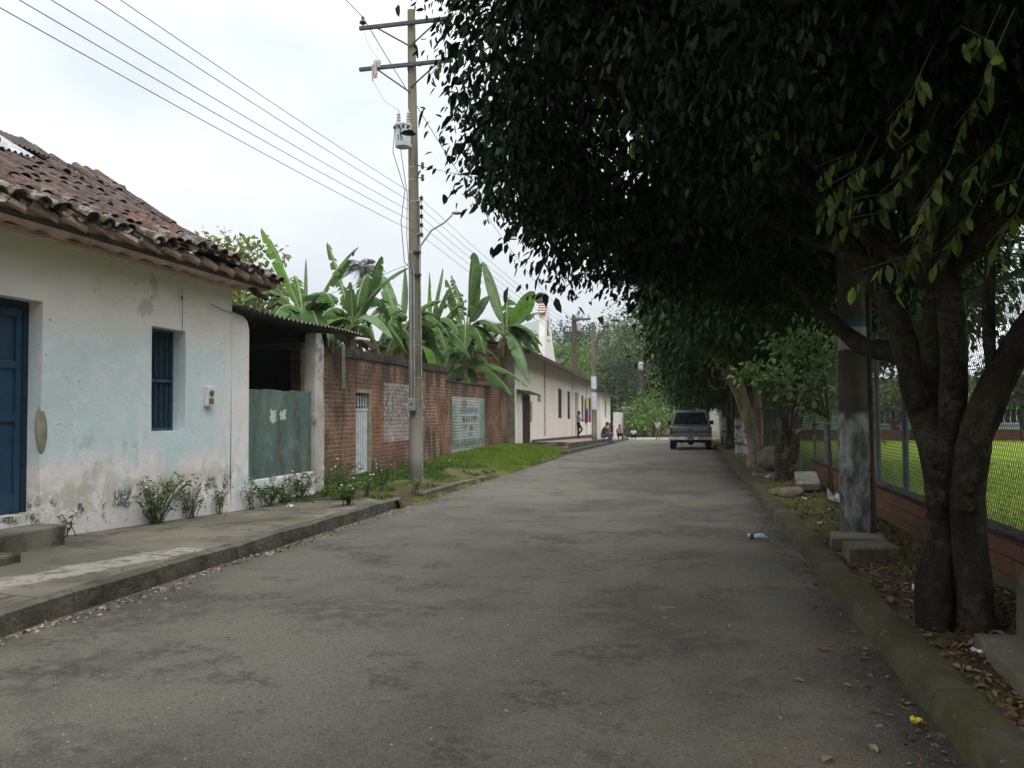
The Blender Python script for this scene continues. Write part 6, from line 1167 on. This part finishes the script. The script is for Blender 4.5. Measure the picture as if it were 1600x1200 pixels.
mb=MB(); mb.span((0,79,0),(44,79.3,9)); mb.build('rear_wall',M['white'],hl)
for i,(x,y,z,w_,h_,mt,lb_) in enumerate([(11.6,46.2,2.75,4.6,1.9,'leafolive','dark bushy tree before the blue building, seen left of the forked trunk'),(16.2,46.0,3.3,3.6,3.0,'leafblue','dark tree before the blue building, seen in the fork of the nearest tree'),(19.2,46.2,2.4,2.4,1.8,'leafblue','dark tree before the blue building, seen right of the forked trunk'),(7.0,46.3,2.8,3.6,2.2,'leafolive','dark tree before the blue building, behind the street post'),(3.6,46.0,3.0,3.4,3.6,'leafB','dark tree at the near end of the blue building')]):
    b=(x,y,0); tree('pitch_tree',lb_,b,[((x,y,z),(w_*.5,w_*.45,h_*.5)),((x+.8,y,z+.3),(w_*.35,w_*.4,h_*.4)),((x-.9,y,z-.1),(w_*.35,w_*.4,h_*.4))],330,7,.3,.3,.45,M[mt],[b,(x,y,z*.6),(x,y,z)],[.16,.13,.06],group='trees along the far side of the pitch',seed=i)
person('person in red shirt sitting low behind the red brick wall across the pitch',(10.55,47.6,.1),R(180),sit(.45,.34,.1),RED,BLACKP,1.0); person('person in white shirt standing across the pitch by the goal post',(17.75,46.6,.1),R(180),stand(),WHITE,JEAN,1.05)
# ================================================================ the street trees
def trunk_tube(mb,pts,r,seg=14,jit=.05):
    # smooth through points with small lumps
    P=[Vector(p) for p in pts]; out=[];rad=[]
    for i in range(len(P)-1):
        for k in range(4):
            t=k/4; p0=P[max(0,i-1)];p1=P[i];p2=P[i+1];p3=P[min(len(P)-1,i+2)]
            q=.5*((2*p1)+(p2-p0)*t+(2*p0-5*p1+4*p2-p3)*t*t+(3*p1-p0-3*p2+p3)*t**3); out.append(q); rad.append((r[i]*(1-t)+r[i+1]*t)*(1+random.uniform(-.05,.05)))
    out.append(P[-1]); rad.append(r[-1]); mb.tube(out,rad,seg,True,jit)
tA=thing('broad_street_tree','nearest big dark tree with forked lichen-spotted trunk spreading over the road','tree',(1.75,6.2,.1),'broad dark trees along the right kerb')
mb=MB()
g_=lambda px,py,Y: onY(px,py,Y)
trunk_tube(mb,[(1.64,6.3,-.05),(1.63,6.3,.35),g_(1478,800,6.35),g_(1462,700,6.4),g_(1438,620,6.5),g_(1415,540,6.6),g_(1385,470,6.8),g_(1330,380,7.4),g_(1250,250,8.2)],[.135,.128,.122,.122,.115,.10,.09,.07,.04])
trunk_tube(mb,[(1.86,6.18,-.05),(1.85,6.18,.35),g_(1512,800,6.15),g_(1520,700,6.15),g_(1540,640,6.15),g_(1572,570,6.1),g_(1625,490,6.0),g_(1720,380,5.9),g_(1850,200,6)],[.125,.115,.108,.112,.112,.10,.09,.07,.04])
trunk_tube(mb,[g_(1478,740,6.3),g_(1488,640,6.3),g_(1490,560,6.35),g_(1485,480,6.4),g_(1470,380,6.6),g_(1440,200,7)],[.07,.09,.092,.088,.07,.04])
trunk_tube(mb,[g_(1450,650,6.45),g_(1452,560,6.5),g_(1462,470,6.6),g_(1480,330,6.9)],[.07,.075,.07,.05])
trunk_tube(mb,[g_(1420,560,6.6),g_(1385,548,7.2),g_(1340,535,8),g_(1280,480,9.5),g_(1180,380,11)],[.09,.085,.08,.06,.03])
trunk_tube(mb,[g_(1553,610,6.1),g_(1546,540,6.1),g_(1545,470,6.1),g_(1550,350,6.1)],[.04,.04,.04,.03])
for k in range(26): a=random.uniform(0,6.28); q=Vector((1.9+3.6*math.cos(a),7.6+4*math.sin(a),random.uniform(3.6,6.5))); s0=Vector(g_(1460,450,6.6)); mb.tube([s0,s0.lerp(q,.5)+Vector((0,0,.5)),q],[.05,.035,.01],6)
for k in range(4):
    a=-.25+k*1.15+random.uniform(-.2,.2); c0_=Vector((1.74,6.24,.20)); e0=Vector((1.74+math.cos(a)*.27,6.24+math.sin(a)*.25,.07)); mb.tube([c0_+Vector((math.cos(a)*.12,math.sin(a)*.08,.1)),c0_.lerp(e0,.6)+Vector((0,0,-.06)),e0],[.07,.05,.02],8,True,.08)
for k in range(14):
    px_,py_,yy_=random.choice([(1470,random.uniform(640,900),6.27),(1520,random.uniform(640,900),6.05),(1495,random.uniform(560,700),6.28),(1440,random.uniform(580,660),6.4)]); q=g_(px_+random.uniform(-14,14),py_,yy_-.03); mb.blob(q,(.05,.05,.06),k,2,.3)
mb.build('trunk',M['barkA'],tA,True)
BA=[((2.0,3.2,6.6),(4.2,3.6,1.7)),((-1.2,4.2,6.9),(1.9,2.6,1.4)),((2.6,8.6,6.2),(4.4,5.0,2.6)),((-.9,7.6,5.1),(1.5,2.4,1.6)),((-.9,8.6,6.9),(1.6,2.6,2.2)),((.2,9.6,4.3),(1.5,2.0,1.15)),((-.6,6.9,7.2),(1.6,2.0,2.2)),((2.6,5.6,4.3),(2.0,2.0,1.3)),((4.6,7.5,4.6),(2.2,3.2,1.5)),((1.0,7.0,4.6),(2.0,2.6,1.4)),((2.0,12.4,4.6),(2.6,2.6,1.7)),((4.5,5.0,5.2),(2.2,2.2,1.8)),((.4,11.8,4.2),(1.3,1.8,1.2)),((-1.4,7.9,4.1),(.75,1.5,.75)),((-.9,8.6,3.55),(.9,1.4,.7)),((-.3,9.6,3.5),(.8,1.2,.65)),((.8,5.2,4.6),(1.6,1.6,1.3)),((2.8,3.8,4.4),(1.7,1.5,1.5))]  # first two lobes lie above the view, added to darken the near road
def gaps(C):
    q=np.sin(C[:,0]*3.1+1.3*np.sin(C[:,1]*2.3))+np.sin(C[:,1]*2.7+C[:,2]*1.9)+np.sin(C[:,2]*4.1+C[:,0]*1.7); return (q>-.30-.6*np.clip(C[:,0]+.6,0,3))
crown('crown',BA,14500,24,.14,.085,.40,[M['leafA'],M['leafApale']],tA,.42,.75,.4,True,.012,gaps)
BI=[(c,(a*.86,b*.86,d*.82)) for c,(a,b,d) in BA]; crown('inner_crown',BI,4200,14,.25,.16,.42,M['leafA'],tA,.8,.6,.3,True,0.,gaps)  # larger filler leaves added inside the crown to block light
# hanging sprigs of young leaves under the nearest crown, lit look put into their colour
def sprig(pA,pB,n,L,r):
    A,Bq=np.array(pA),np.array(pB); P=[];D=[]
    for i in range(n):
        t=(i+.5)/n; p=A+(Bq-A)*t-np.array([0,0,.08*t*t]); P.append(p); D.append([r.gauss(0,.35),r.gauss(0,.35),-1.])
    return P,D
r=random.Random(5)
for a,b,n,Y in [((1430,395),(1328,428),13,4.8),((1420,400),(1400,440),8,4.8),((1460,360),(1420,378),7,4.9),((1350,258),(1278,300),10,4.6),((1400,300),(1290,318),12,4.8),((1540,60),(1500,40),6,3.6),((1560,70),(1540,110),5,3.4),((1440,110),(1420,180),7,4.2),((1480,260),(1430,330),8,4.4),((1590,280),(1552,292),5,4),((735,40),(722,62),6,7.2),((722,155),(708,172),6,7.2),((1390,330),(1300,345),9,4.9),((1340,235),(1272,262),10,5.0),((1380,245),(1320,285),12,5.1),((1440,250),(1375,300),12,5.0),((1330,290),(1275,330),10,5.2),((1480,300),(1420,345),12,5.1),((1520,330),(1470,380),10,5.0),((1450,200),(1400,235),10,4.8),((1560,220),(1500,275),10,4.6),((1590,330),(1540,385),9,4.6),((1420,150),(1385,190),8,4.6),((1530,150),(1490,200),9,4.4),((1000,75),(985,100),6,6.4),((860,60),(845,85),6,6.9),((690,95),(672,118),6,7.4),((1010,190),(985,215),7,6.2),((1500,370),(1455,400),8,5)]:
    pA,pB=g_(*a,Y),g_(*b,Y); pp_,d=sprig(pA,pB,n,.1,r); P=np.array(pp_);D=np.array(d); l=rng.uniform(.07,.115,n); sp1=leaves('lit_young_leaf_sprig',P,D,rng.normal(size=(n,3)),l,l*.40,M['leafApale'],tA)
    tw=MB(); tw.tube([pA+np.array([.08,.06,.16]),pA,pB],.003,4); tw.build('twig',M['timber'],sp1)
# the row behind it
def street_tree(label,x,y,seed,bark,stems,left=1.7,cy=0,ry=4.2,zb=2.6,dense=1.0,low=None,pale=.05,lz=3.9):
    o=thing('broad_street_tree',label,'tree',(x,y,.1+gz(y)),'broad dark trees along the right kerb'); r=random.Random(seed); mb=MB()
    for st,rd in stems: trunk_tube(mb,st,rd,10,.08)
    bl=[((x+.9,y+cy,5.2),(left+2.0,ry,2.4)),((x-left*.62,y+cy-.6,4.4),(1.7,ry*.7,1.5)),((x-.5,y+cy-2,lz),(1.9,2.2,1.3)),((x+2.2,y+cy,4.2),(2.2,ry*.8,1.5)),((x-left*.8,y+cy+1.2,5.6),(1.6,ry*.6,1.9))]
    if low: bl+=low
    top=Vector(stems[0][0][-1])
    for b in bl: mb.tube([top,top.lerp(Vector(b[0]),.5)+Vector((0,0,.4)),b[0]],[.08,.05,.02],6)
    mb.build('trunk',M[bark],o,True); crown('crown',bl,int(2600*dense),11,.3,.21,.42,[M['leafB'],M['leafBpale']],o,.5,.45,.45,False,pale); return o
street_tree('double-stemmed tree behind the tilted slab, second in the kerb row',2.05,19.0,1,'bark',[([(1.92,19.0,0),(1.90,19.0,.7),g_(1222,640,19),g_(1212,560,19.2),g_(1205,480,19.5)],[.20,.15,.13,.12,.1]),([(2.15,19.0,0),(2.12,19,.7),g_(1247,640,19),g_(1250,560,19),g_(1255,480,19)],[.17,.13,.12,.11,.1])],2.2,.6,4.4,dense=1.15,lz=4.6)
PEEL=street_tree('pale peeling tree leaning over the kerb with torn branch stubs',1.6,24.5,2,'barkp',[([(1.62,24.4,0),g_(1178,690,24.3),g_(1166,645,24.2),g_(1150,600,24),g_(1128,565,23.7),g_(1105,540,23.2)],[.18,.16,.17,.2,.22,.14]),([g_(1150,612,24.2),g_(1158,580,24.3),g_(1160,540,24.4),g_(1165,480,24.6)],[.15,.14,.13,.1]),([(1.85,24.9,0),g_(1186,660,24.9),g_(1180,590,25),g_(1170,520,25)],[.13,.12,.1,.08])],2.0,.6,4.6,dense=1.1,lz=4.9)
street_tree('tree with whitewashed lower trunk behind the peeling tree',1.72,30.5,3,'barkw',[([(1.72,30.5,0),g_(1156,670,30.5),g_(1158,600,30.5),g_(1150,520,30.5)],[.24,.2,.19,.15])],2.1,0,5,dense=1.1,low=[((.2,29.5,3.3),(1.2,1.6,1.0))])
street_tree('thick dark trunked tree beside the parked truck',1.74,37.0,4,'bark',[([(1.74,37,-.2),g_(1147,680,37),g_(1145,610,37),g_(1140,560,37)],[.48,.36,.3,.25])],2.2,0,5,dense=1.0,low=[((-.3,36,3.2),(1.4,2,1.1)),((.6,34,2.9),(1.0,1.5,.8))])
street_tree('whitewashed slim tree just beyond the thick dark trunk',1.8,43.5,5,'barkw',[([(1.75,43.5,-.3),g_(1133,680,43.5),g_(1134,610,43.5),g_(1132,560,43.5)],[.24,.2,.18,.15])],2.1,0,5,low=[((.2,43,2.9),(1.4,2,1.0))])
street_tree('farthest dark kerb tree behind the parked truck',1.9,51.0,6,'barkw',[([(1.9,51,-.4),(1.85,51,1.5),(1.8,51,4)],[.22,.18,.14])],2.4,0,5,low=[((.3,50,2.7),(1.6,2,1.0))])
street_tree('unseen broad tree in the kerb row behind the viewer, added to shade the near road',2.0,-5.0,8,'bark',[([(2.0,-5,0),(2.0,-5,1.5),(1.9,-5,4)],[.25,.2,.14])],3.6,1.0,5.8,dense=1.7)  # unseen tree assumed behind the view, crown widened to darken road and trunk
# torn fibres and stubs on the peeling tree
r=random.Random(9)
for k in range(40):
    if k<26: s_=Vector(onY(r.uniform(1108,1160),r.uniform(548,612),23.6+r.uniform(-.2,.2))); e=s_+Vector((r.uniform(-.5,.15),r.uniform(-.3,.1),r.uniform(-.1,.55))); pts=[s_,s_.lerp(e,.5)+Vector((0,0,.05)),e]; rr_=[.018,.014,.005]
    else: s_=Vector(onY(r.uniform(1140,1195),r.uniform(560,640),24.3)); pts=[s_,s_+Vector((r.uniform(-.06,.06),-.05,-r.uniform(.4,1.0)))]; rr_=[.012,.005]
    mb=MB(); mb.tube(pts,rr_,5); mb.build('branch_stub',M['barkp'],PEEL)
# broad-leaved sapling by the fence
sg=thing('fig_sapling','broad-leaved light green sapling growing against the fence by the street post','sapling',(2.25,14.6,.1)); mb=MB(); P=[];D=[]
for px,py,Y,n,w_ in [(1250,528,13.8,90,.26),(1225,545,13.6,60,.2),(1282,545,14.0,90,.28),(1170,583,14.6,70,.16),(1205,588,14.4,60,.2),(1235,600,14.2,60,.25),(1270,610,14.4,60,.3),(1290,650,14.6,44,.25),(1265,575,14.2,60,.3),(1290,590,14.3,50,.25)]:
    c=onY(px,py,Y); mb.tube([(2.25,14.6,.1),(2.2,14.5,1.5),tuple(c)],[.03,.022,.006],5)
    for k in range(n): P.append(c+rng.normal(size=3)*w_*np.array([1,.8,.55])); D.append(rng.normal(size=3)*.8+np.array([-.3,-.4,-.1]))
mb.build('stem',M['timber'],sg); P=np.array(P);D=np.array(D);n=len(P); l=rng.uniform(.08,.17,n); leaves('foliage',P,D,rng.normal(size=(n,3))*.5+np.array([0,-.2,1.]),l,l*.62,M['leaffig'],sg)
